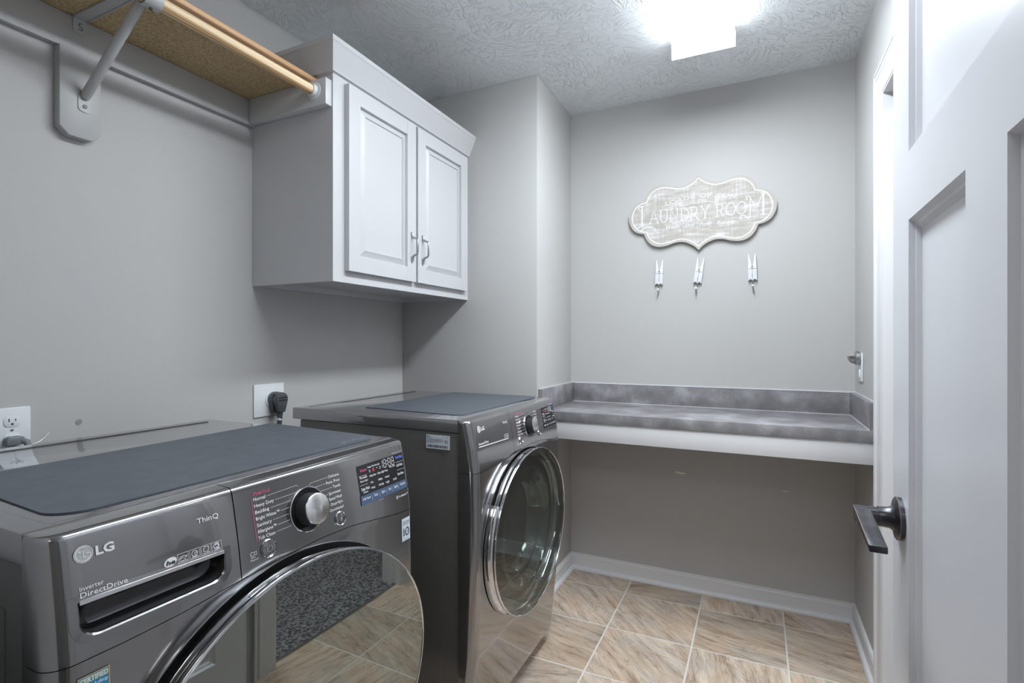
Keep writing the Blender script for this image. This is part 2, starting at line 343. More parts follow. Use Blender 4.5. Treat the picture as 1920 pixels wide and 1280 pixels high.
# patches and marks on the walls
mb = MB()
mb.add([(1.303+dx, YB-0.0008, 0.567+dz) for dx, dz in ((0, .004), (.012, .008), (.028, .006), (.040, .004), (.058, .002), (.050, -.001), (.034, -.005), (.014, -.003))], [tuple(range(8))])
mb.build('paint_chip', 'gypsum', wb)
mb = MB(); mb.add([(1.772+dx, YB-0.0008, 0.535+dz) for dx, dz in ((0, .002), (.016, .0035), (.032, .001), (.018, -.002))], [(0, 1, 2, 3)]); mb.build('paint_chip', 'gypsum', wb)
MB().lathe([(0.008, 0.0008), (0.0, 0.001)], (0, 0.759, 0.998), (1, 0, 0), 16).build('scuff', 'scuff', wl)
# baseboards with shoe moulding
def baseboard(name, p0, p1, nrm, mitre0=0, mitre1=0):
    p0 = Vector(p0); p1 = Vector(p1); d = (p1-p0).normalized(); n = Vector(nrm)
    def fn(p, t):
        e = p0 if t == 0 else p1; s = mitre0*p[0] if t == 0 else -mitre1*p[0]
        return e+d*s+n*p[0]+Vector((0, 0, p[1]))
    b = MB().prism([(0, 0), (0.012, 0), (0.012, 0.068), (0.009, 0.074), (0.009, 0.079), (0, 0.082)], fn, 0, 1).build(name, 'white')
    MB().prism([(0.0122, 0.0005), (0.027, 0.0005), (0.0265, 0.009), (0.022, 0.016), (0.0122, 0.019)], fn, 0, 1).build('shoe_moulding', 'white', b)
    return struct(b)
baseboard('baseboard_back', (XC, YB, 0), (XR, YB, 0), (0, -1, 0), 1, 1)
baseboard('baseboard_left', (XC, YC, 0), (XC, YB, 0), (1, 0, 0), 0, 1)
baseboard('baseboard_right', (XR, YB, 0), (XR, 2.166, 0), (-1, 0, 0), 1, 0)
# right-wall doorway: casing, jamb, stop
CW = 0.094
def casing_prof(): return [(0, 0), (0, 0.010), (0.008, 0.012), (0.06, 0.013), (0.066, 0.018), (0.074, 0.018), (0.076, 0.011), (0.081, 0.011), (0.084, 0.018), (CW, 0.017), (CW, 0)]
t1 = MB()
t1.prism(casing_prof(), lambda p, t: (XR-p[1], OY1+p[0], 0 if t == 0 else OZ+p[0]), 0, 1)
trim1 = struct(t1.build('trim_1', 'white'))
MB().prism(casing_prof(), lambda p, t: (XR-p[1], OY0-p[0], 0 if t == 0 else OZ+p[0]), 0, 1).build('side_casing', 'white', trim1)
MB().prism(casing_prof(), lambda p, t: (XR-p[1], (OY0-p[0]) if t == 0 else (OY1+p[0]), OZ+p[0]), 0, 1).build('head_casing', 'white', trim1)
j = MB(); j.box(XR-0.008, XR+0.128, OY1-0.006, OY1+0.002, 0, OZ-0.006); j.box(XR-0.008, XR+0.128, OY0-0.002, OY0+0.006, 0, OZ-0.006); j.box(XR-0.008, XR+0.128, OY0-0.002, OY1+0.002, OZ-0.006, OZ+0.002)
j.build('jamb', 'white', trim1)
j = MB(); j.box(XR+0.045, XR+0.075, OY1-0.018, OY1-0.006, 0, OZ-0.018); j.box(XR+0.045, XR+0.075, OY0+0.006, OY0+0.018, 0, OZ-0.018); j.box(XR+0.045, XR+0.075, OY0+0.006, OY1-0.006, OZ-0.018, OZ-0.006)
j.build('door_stop', 'white', trim1)
box(XR+0.02, XR+0.032, OY0+0.006, OY1-0.006, 0, 0.006).build('threshold_strip', 'satin', trim1)
# room beyond the side doorway and the hall behind the camera
struct(box(XR+0.032, 4.2, YF0, 3.2, -0.05, 0.004).build('floor_carpet', 'carpet'))
s = MB(); s.box(4.2, 4.3, -2.2, 3.2, 0, H); s.box(XR+0.12, 4.2, 3.2, 3.3, 0, H); s.box(XR+0.12, 4.2, YF0-0.1, YF0, 0, H)
struct(s.build('wall_side', 'wall'))
struct(box(XR+0.13, 4.3, YF0, 3.3, H, H+0.08).build('ceiling_side', 'white'))
struct(box(0.3, 3.2, -2.1, YF0-0.02, -0.05, 0.004).build('floor_hall', 'carpet'))
s = MB(); s.box(0.2, 0.3, -2.2, YF0, 0, H); s.box(3.2, 3.3, -2.2, YF0, 0, H); s.box(0.3, 3.2, -2.2, -2.1, 0, H)
struct(s.build('wall_hall', 'wall'))
struct(box(0.2, 3.3, -2.2, YF0, H, H+0.08).build('ceiling_hall', 'white'))

# ------------------------------------------------------------------ entry door, standing open
DA = math.atan2(1.880-1.862, 1.06-0.23); DW, DT = 0.830, 0.035
door = bpy.data.objects.new('door_1', None); C.objects.link(door); door['kind'] = 'structure'
door.location = (1.862, 0.23, 0); door.rotation_euler = (0, 0, -DA); BASE['door_1'] = Vector((0, 0, 0))
st = 0.108; pw = (DW-3*st)/2
def dbox(y0, y1, z0, z1, x0=0.0, x1=DT): return (x0, x1, y0, y1, z0, z1)
fr = MB(); zt = 2.032; z0 = 0.012
fr.box(*dbox(0, st, z0, zt)); fr.box(*dbox(DW-st, DW, z0, zt)); fr.box(*dbox(st, DW-st, zt-0.115, zt)); fr.box(*dbox(st, DW-st, 1.400, 1.502)); fr.box(*dbox(st, DW-st, z0, 0.25)); fr.box(*dbox(st+pw, st*2+pw, 0.25, 1.400))
fr.build('door_frame', 'doorpaint', door)
def panel(y0, y1, za, zb):
    mb = MB(); steps = [(0.0, 0.0), (0.006, 0.007), (0.010, 0.0075), (0.017, 0.013)]
    pr = [(y0+d, y1-d, za+d, zb-d, x) for d, x in steps]
    vs = []
    for a, b, c, e, x in pr: vs += [(x, a, c), (x, b, c), (x, b, e), (x, a, e)]
    fs = [(4*i+k, 4*i+(k+1) % 4, 4*i+4+(k+1) % 4, 4*i+4+k) for i in range(len(pr)-1) for k in range(4)]+[tuple(range(4*len(pr)-4, 4*len(pr)))]
    n = len(vs); vs += [(DT-0.008, y0, za), (DT-0.008, y1, za), (DT-0.008, y1, zb), (DT-0.008, y0, zb)]
    fs += [(n, n+3, n+2, n+1)]+[(k, n+k, n+(k+1) % 4, (k+1) % 4) for k in range(4)]
    mb.add(vs, fs); mb.build('door_panel', 'doorpaint', door)
panel(st, DW-st, 1.502, zt-0.115); panel(st, st+pw, 0.25, 1.400); panel(st*2+pw, DW-st, 0.25, 1.400)
lx, ly, lz = 0.0, DW-0.060, 0.937
hd = MB().lathe([(0.0335, 0.0), (0.0335, 0.006), (0.031, 0.0085), (0.020, 0.011), (0.0165, 0.016), (0.0155, 0.030), (0.0155, 0.031), (0.014, 0.0312), (0.014, 0.062), (0.0, 0.0625)], (lx, ly, lz), (-1, 0, 0), 32).build('door_handle', 'bronze', door, smooth=True)
pd = MB(); pd.prism([(0.016, 0.010), (0.016, -0.003), (-0.148, -0.010), (-0.148, 0.000), (-0.012, 0.012)], lambda p, t: (-0.0415 if t == 0 else -0.063, ly+p[0], lz+p[1]), 0, 1)
pd.build('lever', 'bronze', hd, bevel=0.0015)
MB().lathe([(0.0336, 0.0057), (0.0338, 0.0063), (0.0330, 0.0070)], (lx, ly, lz), (-1, 0, 0), 32).build('worn_edge', 'copper', hd, smooth=True)
ee = MB(); ee.tube([(-0.0632, ly+0.0, lz+0.0125), (-0.0632, ly-0.148, lz+0.0003)], 0.0009, 6); ee.build('worn_edge', 'copper', hd)
for zz in (0.25, 1.02, 1.80):
    MB().tube([(-0.004, -0.006, zz-0.045), (-0.004, -0.006, zz+0.045)], 0.006, 10).build('hinge', 'satin', door, smooth=True)
box(0.006, 0.029, DW-0.0005, DW+0.0012, 0.91, 0.966).build('latch_plate', 'bronze', door)

# ------------------------------------------------------------------ wall cabinet
CX, CY0, CY1, CZ0, CZ1 = 0.394, 1.2925, 2.1775, 1.42, 2.208
cab = thing('wall_cabinet', 'white two-door wall cabinet with crown moulding hung above the gap beside the rear machine', 'cabinet', (0.2, 1.73, 1.42))
b = MB(); b.box(0.001, CX-0.019, CY0, CY0+0.016, CZ0, CZ1-0.02); b.box(0.001, CX-0.019, CY1-0.016, CY1, CZ0, CZ1-0.02); b.box(0.001, CX-0.019, CY0+0.016, CY1-0.016, CZ0+0.022, CZ0+0.036); b.box(0.001, CX-0.019, CY0+0.016, CY1-0.016, CZ1-0.036, CZ1-0.02); b.box(0.001, 0.008, CY0+0.016, CY1-0.016, CZ0+0.036, CZ1-0.036)
b.box(0.001, 0.016, CY0+0.016, CY1-0.016, CZ0, CZ0+0.022)
b.build('carcass', 'cab', cab)
f = MB(); f.box(CX-0.019, CX, CY0, CY0+0.06, CZ0, CZ1-0.03); f.box(CX-0.019, CX, CY1-0.04, CY1, CZ0, CZ1-0.03); f.box(CX-0.019, CX, CY0+0.06, CY1-0.04, CZ0, CZ0+0.05); f.box(CX-0.019, CX, CY0+0.06, CY1-0.04, 2.085, CZ1-0.03)
f.box(CX-0.019, CX, 1.715, 1.755, CZ0+0.05, 2.085)
f.build('face_frame', 'cab', cab)
# crown: mitred front run and side return
cp = [(0.0, 2.116), (0.010, 2.118), (0.012, 2.124), (0.040, 2.186), (0.043, 2.192), (0.046, 2.196), (0.046, 2.210), (0.0, 2.210)]
MB().prism(cp, lambda p, t: (CX+p[0], (CY0-p[0]) if t == 0 else CY1, p[1]), 0, 1).build('crown_moulding', 'cab', cab)
MB().prism(cp, lambda p, t: (0.001 if t == 0 else CX+p[0], CY0-p[0], p[1]), 0, 1).build('crown_moulding', 'cab', cab)
def cab_door(y0, y1, hy):
    z0, z1, x0, x1, s_ = 1.460, 2.100, CX+0.001, CX+0.021, 0.056
    m = MB(); m.box(x0, x1, y0, y0+s_, z0, z1); m.box(x0, x1, y1-s_, y1, z0, z1); m.box(x0, x1-0.0006, y0+s_, y1-s_, z0, z0+s_); m.box(x0, x1-0.0006, y0+s_, y1-s_, z1-s_, z1)
    d = m.build('door', 'cab', cab)
    steps = [(0.0, x1-0.012), (0.004, x1-0.012), (0.025, x1-0.0025), (0.0268, x1-0.0025), (0.0280, x1-0.0068), (0.0300, x1-0.0068)]
    vs = []
    for dd, x in steps: vs += [(x, y0+s_+dd, z0+s_+dd), (x, y1-s_-dd, z0+s_+dd), (x, y1-s_-dd, z1-s_-dd), (x, y0+s_+dd, z1-s_-dd)]
    fs = [(4*i+k, 4*i+(k+1) % 4, 4*i+4+(k+1) % 4, 4*i+4+k) for i in range(5) for k in range(4)]+[(20, 21, 22, 23)]
    vs += [(x0+0.002, y0+s_, z0+s_), (x0+0.002, y1-s_, z0+s_), (x0+0.002, y1-s_, z1-s_), (x0+0.002, y0+s_, z1-s_)]
    fs += [(24, 27, 26, 25)]+[(k, 24+k, 24+(k+1) % 4, (k+1) % 4) for k in range(4)]
    MB().add(vs, fs).build('raised_panel', 'cab', d)
    h = MB(); X = x1; za, zb = 1.548, 1.650
    h.tube([(X+0.004, hy, za-0.008), (X+0.005, hy, za+0.010), (X+0.012, hy, za+0.016), (X+0.026, hy, za+0.020), (X+0.030, hy, za+0.028), (X+0.030, hy, zb-0.028), (X+0.026, hy, zb-0.020), (X+0.012, hy, zb-0.016), (X+0.005, hy, zb-0.010), (X+0.004, hy, zb+0.008)],
           [0.0055, 0.0058, 0.0042, 0.0036, 0.0038, 0.0038, 0.0036, 0.0042, 0.0058, 0.0055], 10)
    h.build('handle', 'satin', d, smooth=True)
cab_door(1.346, 1.7275, 1.698); cab_door(1.7415, 2.139, 1.772)

# ------------------------------------------------------------------ closet shelf, rod, cleats, bracket
SY0, SY1 = 0.20, CY0-0.001
sh = tag(box(0.001, 0.310, SY0, SY1-0.001, 2.0905, 2.108).build('closet_shelf', 'particle'), 'bare particleboard shelf with wooden front edge running up to the cabinet side', 'shelf')
MB().prism([(0.3102, 2.0895), (0.318, 2.0885), (0.328, 2.092), (0.332, 2.099), (0.328, 2.106), (0.318, 2.110), (0.3102, 2.109)], lambda p, t: (p[0], SY0 if t == 0 else SY1-0.001, p[1]), 0, 1).build('front_nosing', 'nosing', sh, bevel=0.001)
cl = tag(box(0.0005, 0.019, SY0, SY1, 1.998, 2.0895).build('wall_cleat', 'greypaint', bevel=0.002), 'long grey painted board along the left wall carrying the shelf', 'cleat')
sc = tag(box(0.0195, 0.390, SY1-0.027, SY1, 2.002, 2.0895).build('side_cleat', 'cab', bevel=0.002), 'short painted board on the cabinet side holding the rod end', 'cleat')
blk = MB(); blk.prism([(0.703, 1.9975), (0.703, 1.785), (0.724, 1.765), (0.776, 1.765), (0.797, 1.785), (0.797, 1.9975)], lambda p, t: (0.0005 if t == 0 else 0.030, p[0], p[1]), 0, 1)
tag(blk.build('bracket_backing_board', 'greypaint', bevel=0.0015), 'grey painted board with clipped corners on the wall behind the shelf bracket', 'backing board')
RX, RZ, RR = 0.340, 2.052, 0.0165
rod = thing('hanging_rod', 'pale pine closet rod below the front edge of the shelf', 'rod', (RX, 0.8, RZ))
MB().tube([(RX, SY0, RZ), (RX, SY1-0.038, RZ)], RR, 24).build('wooden_pole', 'pine', rod, smooth=True)
MB().lathe([(0.0, 0), (0.029, 0.0), (0.029, 0.003), (0.021, 0.005), (0.0195, 0.018), (0.0172, 0.018), (0.0172, 0.004)], (RX, SY1-0.0275, RZ), (0, -1, 0), 28).build('rod_socket', 'plate', rod, smooth=True)
br = thing('shelf_bracket', 'grey metal shelf and rod bracket with slanting brace', 'bracket', (0.02, 0.75, 1.85))
BY = 0.752
a = MB(); a.box(0.0195, 0.315, BY-0.016, BY+0.016, 2.087, 2.0902); a.box(0.0195, 0.315, BY-0.016, BY-0.0135, 2.0845, 2.087); a.box(0.0195, 0.315, BY+0.0135, BY+0.016, 2.0845, 2.087)
a.build('top_arm', 'greypaint', br)
def tab(zb, zt_, x, y, hw): 
    m = MB(); pl = [(-hw, zt_), (hw, zt_), (hw, zb+hw*.7)]+[(hw*math.cos(t), zb+hw*.7-hw*.7*math.sin(t)) for t in [math.pi*k/10 for k in range(1, 10)]]+[(-hw, zb+hw*.7)]
    m.prism(pl, lambda p, t: (x if t == 0 else x+0.0025, y+p[0], p[1]), 0, 1); return m
tb = tab(2.045, 2.087, 0.0192, BY, 0.016); tb.build('wall_tab', 'greypaint', br)
l = MB(); ribbon(l, arc(BY+0.001, 2.0715, .004, .0045, 30, 270, 8)+arc(BY+0.001, 2.0625, .004, .0045, 90, -150, 8), 0.002, lambda u, z: (0.0221, u, z)); l.build('lettering', 'slot', br)
fy = BY+0.006
tb = tab(1.836, 1.880, 0.0302, fy, 0.015); tb.build('foot_tab', 'greypaint', br)
MB().lathe([(0.0055, 0.0), (0.0055, 0.002), (0.003, 0.0032), (0, 0.0032)], (0.0327, fy, 1.852), (1, 0, 0), 14).build('screw', 'scuff', br, smooth=True)
MB().tube([(0.0345, fy, 1.876), (0.046, fy, 1.887), (0.300, BY, 2.055), (0.312, BY, 2.0715)], [0.0095, 0.0118, 0.0118, 0.0095], 18).build('brace', 'greypaint', br, smooth=True)
hk = MB(); hp = arc(RX, RZ, 0.0195, 0.0195, 200, 380, 16)
for k in range(len(hp)-1):
    (xa, za), (xb, zb) = hp[k], hp[k+1]
    fa = lambda x, z, s: (RX+(x-RX)*s, RZ+(z-RZ)*s)
    xo, zo = fa(xa, za, 1.17); xp, zp = fa(xb, zb, 1.17)
    hk.add([(xa, BY-0.019, za), (xb, BY-0.019, zb), (xp, BY-0.019, zp), (xo, BY-0.019, zo), (xa, BY+0.019, za), (xb, BY+0.019, zb), (xp, BY+0.019, zp), (xo, BY+0.019, zo)],
           [(0, 3, 2, 1), (4, 5, 6, 7), (0, 1, 5, 4), (2, 3, 7, 6)]+([(0, 4, 7, 3)] if k == 0 else [])+([(1, 2, 6, 5)] if k == len(hp)-2 else []))
hk.build('rod_hook', 'greypaint', br, smooth=True)
MB().tube([(RX, BY, RZ-0.0228), (RX, BY, RZ-0.026)], 0.004, 10).build('screw', 'slot', br)

# ------------------------------------------------------------------ ceiling light and vent
LX0, LX1, LY0, LY1 = 1.362, 1.594, 0.80, 2.160
cl_ = thing('ceiling_light', 'long lit fluorescent ceiling fixture with white wraparound lens', 'ceiling light', ((LX0+LX1)/2, 1.55, H))
box(LX0+0.004, LX1-0.004, LY0-0.010, LY1+0.012, H-0.020, H-0.0005).build('housing', 'white', cl_)
lp = [(LX0, H-0.0205), (LX0+0.002, 2.402), (LX0+0.018, 2.378), (LX0+0.05, 2.368), (LX1-0.05, 2.368), (LX1-0.018, 2.378), (LX1-0.002, 2.402), (LX1, H-0.0205)]
lb_ = MB().prism(lp, lambda p, t: (p[0], LY0 if t == 0 else LY1, p[1]), 0, 1).build('lens', 'lens', cl_)
lb_.data.materials.append(M['lens_side'])
for p_ in lb_.data.polygons:
    if p_.normal.z > -0.75: p_.material_index = 1
for ya, yb in ((LY1+0.0005, LY1+0.012), (LY0-0.012, LY0-0.0005)): box(LX0-0.003, LX1+0.003, ya, yb, 2.360, H-0.0205).build('end_cap', 'endcap', cl_, bevel=0.002)
vt = thing('ceiling_vent', 'white ceiling register above the wall cabinet', 'vent', (0.5, 1.3, H))
fm = MB(); fm.prism([(0.345, 1.440), (0.665, 1.440), (0.665, 1.150), (0.345, 1.150)], lambda p, t: ((p[0]-0.505)*(1 if t == 0 else .93)+.505, (p[1]-1.295)*(1 if t == 0 else .92)+1.295, H-0.0005 if t == 0 else H-0.014), 0, 1)
fm.build('vent_frame', 'white', vt, bevel=0.0015)
for k in range(9): 
    y = 1.200+k*0.0235
    MB().add([(0.38, y, H-0.0142), (0.63, y, H-0.0142), (0.63, y+0.012, H-0.022), (0.38, y+0.012, H-0.022), (0.38, y+0.002, H-0.0142), (0.63, y+0.002, H-0.0142), (0.63, y+0.014, H-0.022), (0.38, y+0.014, H-0.022)], [(0, 1, 2, 3), (7, 6, 5, 4), (0, 4, 5, 1), (2, 6, 7, 3), (0, 3, 7, 4), (1, 5, 6, 2)]).build('slat', 'white', vt)

# ------------------------------------------------------------------ folding counter
ct = thing('countertop', 'grey mottled laminate folding counter across the alcove with white apron', 'countertop', (1.4, 2.42, 0.88))
YK = 2.2
s = box(XC+0.001, XR-0.001, YK, YB-0.001, 0.856, 0.900); s.build('worktop', 'laminate', ct, bevel=0.0015)
box(XC+0.0215, XR-0.0215, YB-0.021, YB-0.001, 0.9003, 0.9975).build('backsplash', 'laminate', ct, bevel=0.001)
box(XC+0.001, XC+0.021, YK-0.012, YB-0.001, 0.9003, 0.9975).build('backsplash', 'laminate', ct, bevel=0.001)
box(XR-0.021, XR-0.001, YK+0.003, YB-0.001, 0.9003, 0.9975).build('backsplash', 'laminate', ct, bevel=0.001)
box(XC+0.001, XR-0.001, YK+0.006, YK+0.025, 0.7765, 0.8557).build('apron', 'white', ct, bevel=0.001)
q = MB(); q.box(XC+0.0215, XR-0.0215, YB-0.0225, YB-0.021, 0.9965, 0.9985); q.box(XC+0.0215, XR-0.0215, YB-0.024, YB-0.021, 0.9003, 0.9018)
q.box(XR-0.0225, XR-0.021, YK+0.003, YB-0.021, 0.9003, 0.9018); q.build('caulk_line', 'white', ct)
q = MB(); q.box(XC+0.001, XR-0.001, YB-0.003, YB-0.0005, 0.9977, 1.0005); q.box(XC+0.0005, XC+0.003, YK, YB-0.003, 0.9977, 1.0005); q.box(XR-0.003, XR-0.0005, YK+0.003, YB-0.003, 0.9977, 1.0005); q.build('caulk_line', 'white', ct)

# ------------------------------------------------------------------ wall sign
SXc, SZc = 1.417, 1.843
sg = thing('wall_sign', 'scalloped whitewashed wooden laundry room sign on the back wall', 'sign', (SXc, YB, SZc))
qd = [(0.0, 0.183), (0.020, 0.163), (0.046, 0.147), (0.077, 0.137), (0.112, 0.139), (0.148, 0.150), (0.188, 0.153), (0.222, 0.141), (0.247, 0.115), (0.260, 0.083), (0.290, 0.076), (0.314, 0.060), (0.331, 0.031), (0.337, 0.0)]
full_o = qd + [(x, -z) for x, z in qd[-2::-1]] + [(-x, -z) for x, z in qd[1:]] + [(-x, z) for x, z in qd[-2:0:-1]]
def subdiv(poly, corner):
    out = []; n = len(poly)
    for i in range(n):
        p0, p1, p2, p3 = poly[i-1], poly[i], poly[(i+1) % n], poly[(i+2) % n]
        if corner(p1): p0 = p1
        if corner(p2): p3 = p2
        for t in (0, .25, .5, .75):
            f_ = lambda a, b, c, d: 0.5*((2*b)+(-a+c)*t+(2*a-5*b+4*c-d)*t*t+(-a+3*b-3*c+d)*t*t*t)
            out.append((f_(p0[0], p1[0], p2[0], p3[0]), f_(p0[1], p1[1], p2[1], p3[1])))
    return out
cn = lambda p: abs(p[0]) < 0.005 or abs(abs(p[0])-0.260) < 0.004
so = subdiv(full_o, cn)
def fan(mb, poly, y0, y1):
    n = len(poly)
    vs = [(SXc+x, y0, SZc+z) for x, z in poly]+[(SXc+x, y1, SZc+z) for x, z in poly]
    mb.add(vs, [tuple(range(n)), tuple(range(n, 2*n))[::-1]]+[(i, (i+1) % n, n+(i+1) % n, n+i) for i in range(n)]); return mb
fan(MB(), so, YB-0.004, YB-0.020).build('plaque', 'sign', sg)
inn = [(x*0.945, z*0.90) for x, z in so]
def fnS(u, z): return (SXc+u, YB-0.0206-LIFT[0], SZc+z)
mb = MB(); ribbon(mb, [(x*0.948, z*0.905) for x, z in so], 0.0052, fnS, True); mb.build('painted_border', 'signwhite', sg)
mb = MB(); n = len(so)
mb.add([(SXc+x, YB-0.0203, SZc+z) for x, z in so]+[(SXc+x*0.962, YB-0.0203, SZc+z*0.93) for x, z in so], [(i, (i+1) % n, n+(i+1) % n, n+i) for i in range(n)]); mb.build('rim', 'signedge', sg)
def GL(ch):
    if ch == 'L': return [[(.12, 1), (.12, 0)], [(0, 1), (.26, 1)], [(0, 0), (.52, 0), (.56, .22)]]
    if ch == 'A': return [[(0, 0), (.33, 1), (.66, 0)], [(.12, .36), (.54, .36)], [(-.08, 0), (.1, 0)], [(.55, 0), (.76, 0)]]
    if ch == 'U': return [[(.1, 1), (.1, .3)]+arc(.35, .3, .25, .3, 180, 360)+[(.6, 1)], [(0, 1), (.2, 1)], [(.5, 1), (.7, 1)]]
    if ch == 'N': return [[(.1, 0), (.1, 1), (.62, 0), (.62, 1)], [(0, 0), (.2, 0)], [(0, 1), (.12, 1)], [(.52, 1), (.72, 1)]]
    if ch == 'D': return [[(.1, 0), (.1, 1)], [(0, 1), (.25, 1)]+arc(.27, .5, .38, .5, 90, -90)+[(0, 0)]]
    if ch == 'R': return [[(.1, 0), (.1, 1)], [(0, 1), (.28, 1)]+arc(.3, .74, .24, .26, 90, -90)+[(.1, .48)], [(.3, .48), (.6, 0), (.72, 0)], [(0, 0), (.22, 0)]]
    if ch == 'Y': return [[(.03, 1), (.33, .5), (.63, 1)], [(.33, .5), (.33, 0)], [(-.04, 1), (.14, 1)], [(.52, 1), (.70, 1)], [(.22, 0), (.44, 0)]]
    if ch == 'O': return [arc(.38, .5, .36, .5, 0, 360, 24)]
    if ch == 'M': return [[(.0, 0), (.12, 1), (.45, .12), (.78, 1), (.9, 0)], [(-.1, 0), (.1, 0)], [(.8, 0), (1.0, 0)], [(0, 1), (.12, 1)], [(.78, 1), (.9, 1)]]
    if ch == 'S': return [arc(.3, .74, .24, .24, 30, 270, 10)+arc(.3, .25, .26, .25, 90, -150, 10)[1:]]
    if ch == 'F': return [[(.1, 0), (.1, 1)], [(0, 1), (.5, 1), (.5, .82)], [(.1, .52), (.38, .52)], [(0, 0), (.2, 0)]]
    return []
WD = dict(L=.60, A=.80, U=.80, N=.84, D=.76, R=.82, Y=.76, O=.84, M=1.1, S=.7, F=.64)
def sign_text(txt, x0, x1, z, h, w, fz=lambda t: 0.0):
    tot = sum(WD.get(c, .45) for c in txt); mb = MB(); x = 0
    for c in txt:
        k = (x1-x0)/tot
        for st_ in GL(c): ribbon(mb, [(x0+(x+p[0])*k, z+p[1]*h+fz((x+WD.get(c, .4)/2)/tot)) for p in st_], w, fnS)
        x += WD.get(c, .45)
    return mb
sign_text('AUNDRY', -0.232, 0.055, -0.033, 0.060, 0.0034).build('lettering', 'signwhite', sg)
sign_text('ROO', 0.078, 0.214, -0.030, 0.058, 0.0034).build('lettering', 'signwhite', sg)
sign_text('LOADS OF FUN', -0.158, 0.172, 0.046, 0.016, 0.0022, lambda t: 0.024*math.sin(math.pi*min(max(t, 0), 1))).build('lettering', 'signwhite', sg)
mb = MB()   # big swash L and M
ribbon(mb, [(-.270, .054), (-.270, -.045)], .0062, fnS); ribbon(mb, [(-.281, .056), (-.259, .056)], .004, fnS)
ribbon(mb, arc(-.279, .046, .008, .009, 60, 300, 10), .0034, fnS)
ribbon(mb, arc(-.281, -.056, .010, .009, 80, 330, 10)+[(-.262, -.056), (-.240, -.050), (-.220, -.053), (-.206, -.062)]+arc(-.208, -.066, .006, .005, 60, -180, 8), .0040, fnS)
ribbon(mb, [(.226, .045), (.226, -.035)]+arc(.216, -.037, .010, .014, 0, -120, 8)+arc(.196, -.046, .012, .010, 0, 240, 8), .0036, fnS)
ribbon(mb, [(.226, .045), (.250, -.012), (.279, .056)], .0036, fnS); ribbon(mb, [(.281, .056), (.281, -.040)], .0066, fnS)
ribbon(mb, [(.270, -.041), (.293, -.041)], .004, fnS); ribbon(mb, [(.270, .058), (.291, .058)], .004, fnS); ribbon(mb, arc(.219, .042, .008, .008, 40, 250, 8), .0032, fnS)
mb.build('lettering', 'signwhite', sg)
mb = MB()   # flourish and tagline
for sx in (-1, 1):
    ribbon(mb, [(sx*.008, .044), (sx*.030, .049), (sx*.055, .044), (sx*.075, .038), (sx*.088, .041)]+[(sx*(.086-.006+.006*math.cos(t)), .045+.006*math.sin(t)) for t in [math.radians(q) for q in range(0, 300, 40)]], .0026, fnS)
ribbon(mb, arc(0, .046, .0032, .0032, 0, 360, 8), .003, fnS); ribbon(mb, [(0, .053), (0, .061)], .0024, fnS)
put_text(mb, 'Wash · Dry · Fold · Repeat', fnS, -.152, -.0665, 0.0155, 0.316, bold=0.004, shear=0.45)
mb.build('lettering', 'signwhite', sg)
# ------------------------------------------------------------------ three clothes-peg hooks
def peg():
    t = thing('clothespin_hook', '', 'hook', (0, YB, 0), 'clothespin hooks under the sign')
    for sx in (-1, 1):
        pl = [(0.0005, -0.060), (0.009, -0.052), (0.0185, -0.060), (0.0185, -0.006), (0.0155, -0.003), (0.0185, 0.0), (0.0165, 0.060), (0.0135, 0.068), (0.0025, 0.006), (0.0005, 0.004)]
        MB().prism([(sx*p[0], p[1]) for p in pl], lambda p, q: (p[0], -0.002 if q == 0 else -0.017, p[1]), 0, 1).build('peg_half', 'white', t, bevel=0.0008, base=(0, 0, 0))
    s_ = MB(); s_.lathe([(0.0045, 0.0), (0.0062, 0.0), (0.0062, 0.021), (0.0045, 0.021)], (0, 0, 0.004), (0, -1, 0), 18)
    s_.tube([(-0.019, -0.0175, -0.0035), (-0.004, -0.018, 0.0), (0.004, -0.018, 0.0), (0.019, -0.0175, -0.0035)], 0.0013, 6)
    s_.build('spring', 'white', t, smooth=True, base=(0, 0, 0))
    sl = MB(); ribbon(sl, [(-.0022, -.040), (0, -.028), (.0022, -.040)], .0012, lambda u, z: (u, -0.0174, z)); sl.build('slot', 'scuff', t, base=(0, 0, 0))
    hk = MB(); hk.tube([(0, -0.006, -0.050), (0, -0.006, -0.078), (0, -0.008, -0.092), (0, -0.016, -0.099), (0, -0.026, -0.097), (0, -0.031, -0.088)], [.0032, .0032, .0032, .003, .003, .003], 10)
    hk.build('hook', 'satin', t, smooth=True, base=(0, 0, 0))
    MB().lathe([(0, -0.006), (0.005, -0.0045), (0.0068, 0), (0.005, 0.0045), (0, 0.006)], (0, -0.031, -0.084), (0, -0.3, 1), 14).build('knob', 'white', t, smooth=True, base=(0, 0, 0))
    return t
peg0 = peg(); peg_at = [((1.230, 1.560), -2, 'leftmost of three white clothespin hooks under the sign'), ((1.418, 1.558), -8, 'tilted middle white clothespin hook under the point of the sign'), ((1.652, 1.560), 1.5, 'white clothespin hook nearest the right wall under the sign')]
for k, ((x, z), rot, lab) in enumerate(peg_at):
    r = peg0
    if k:
        r = peg0.copy(); C.objects.link(r)
        for ch in list(peg0.children):
            c = ch.copy(); C.objects.link(c); c.parent = r
    r.location = (x, YB, z); r.rotation_euler = (0, math.radians(-rot), 0); r['label'] = lab

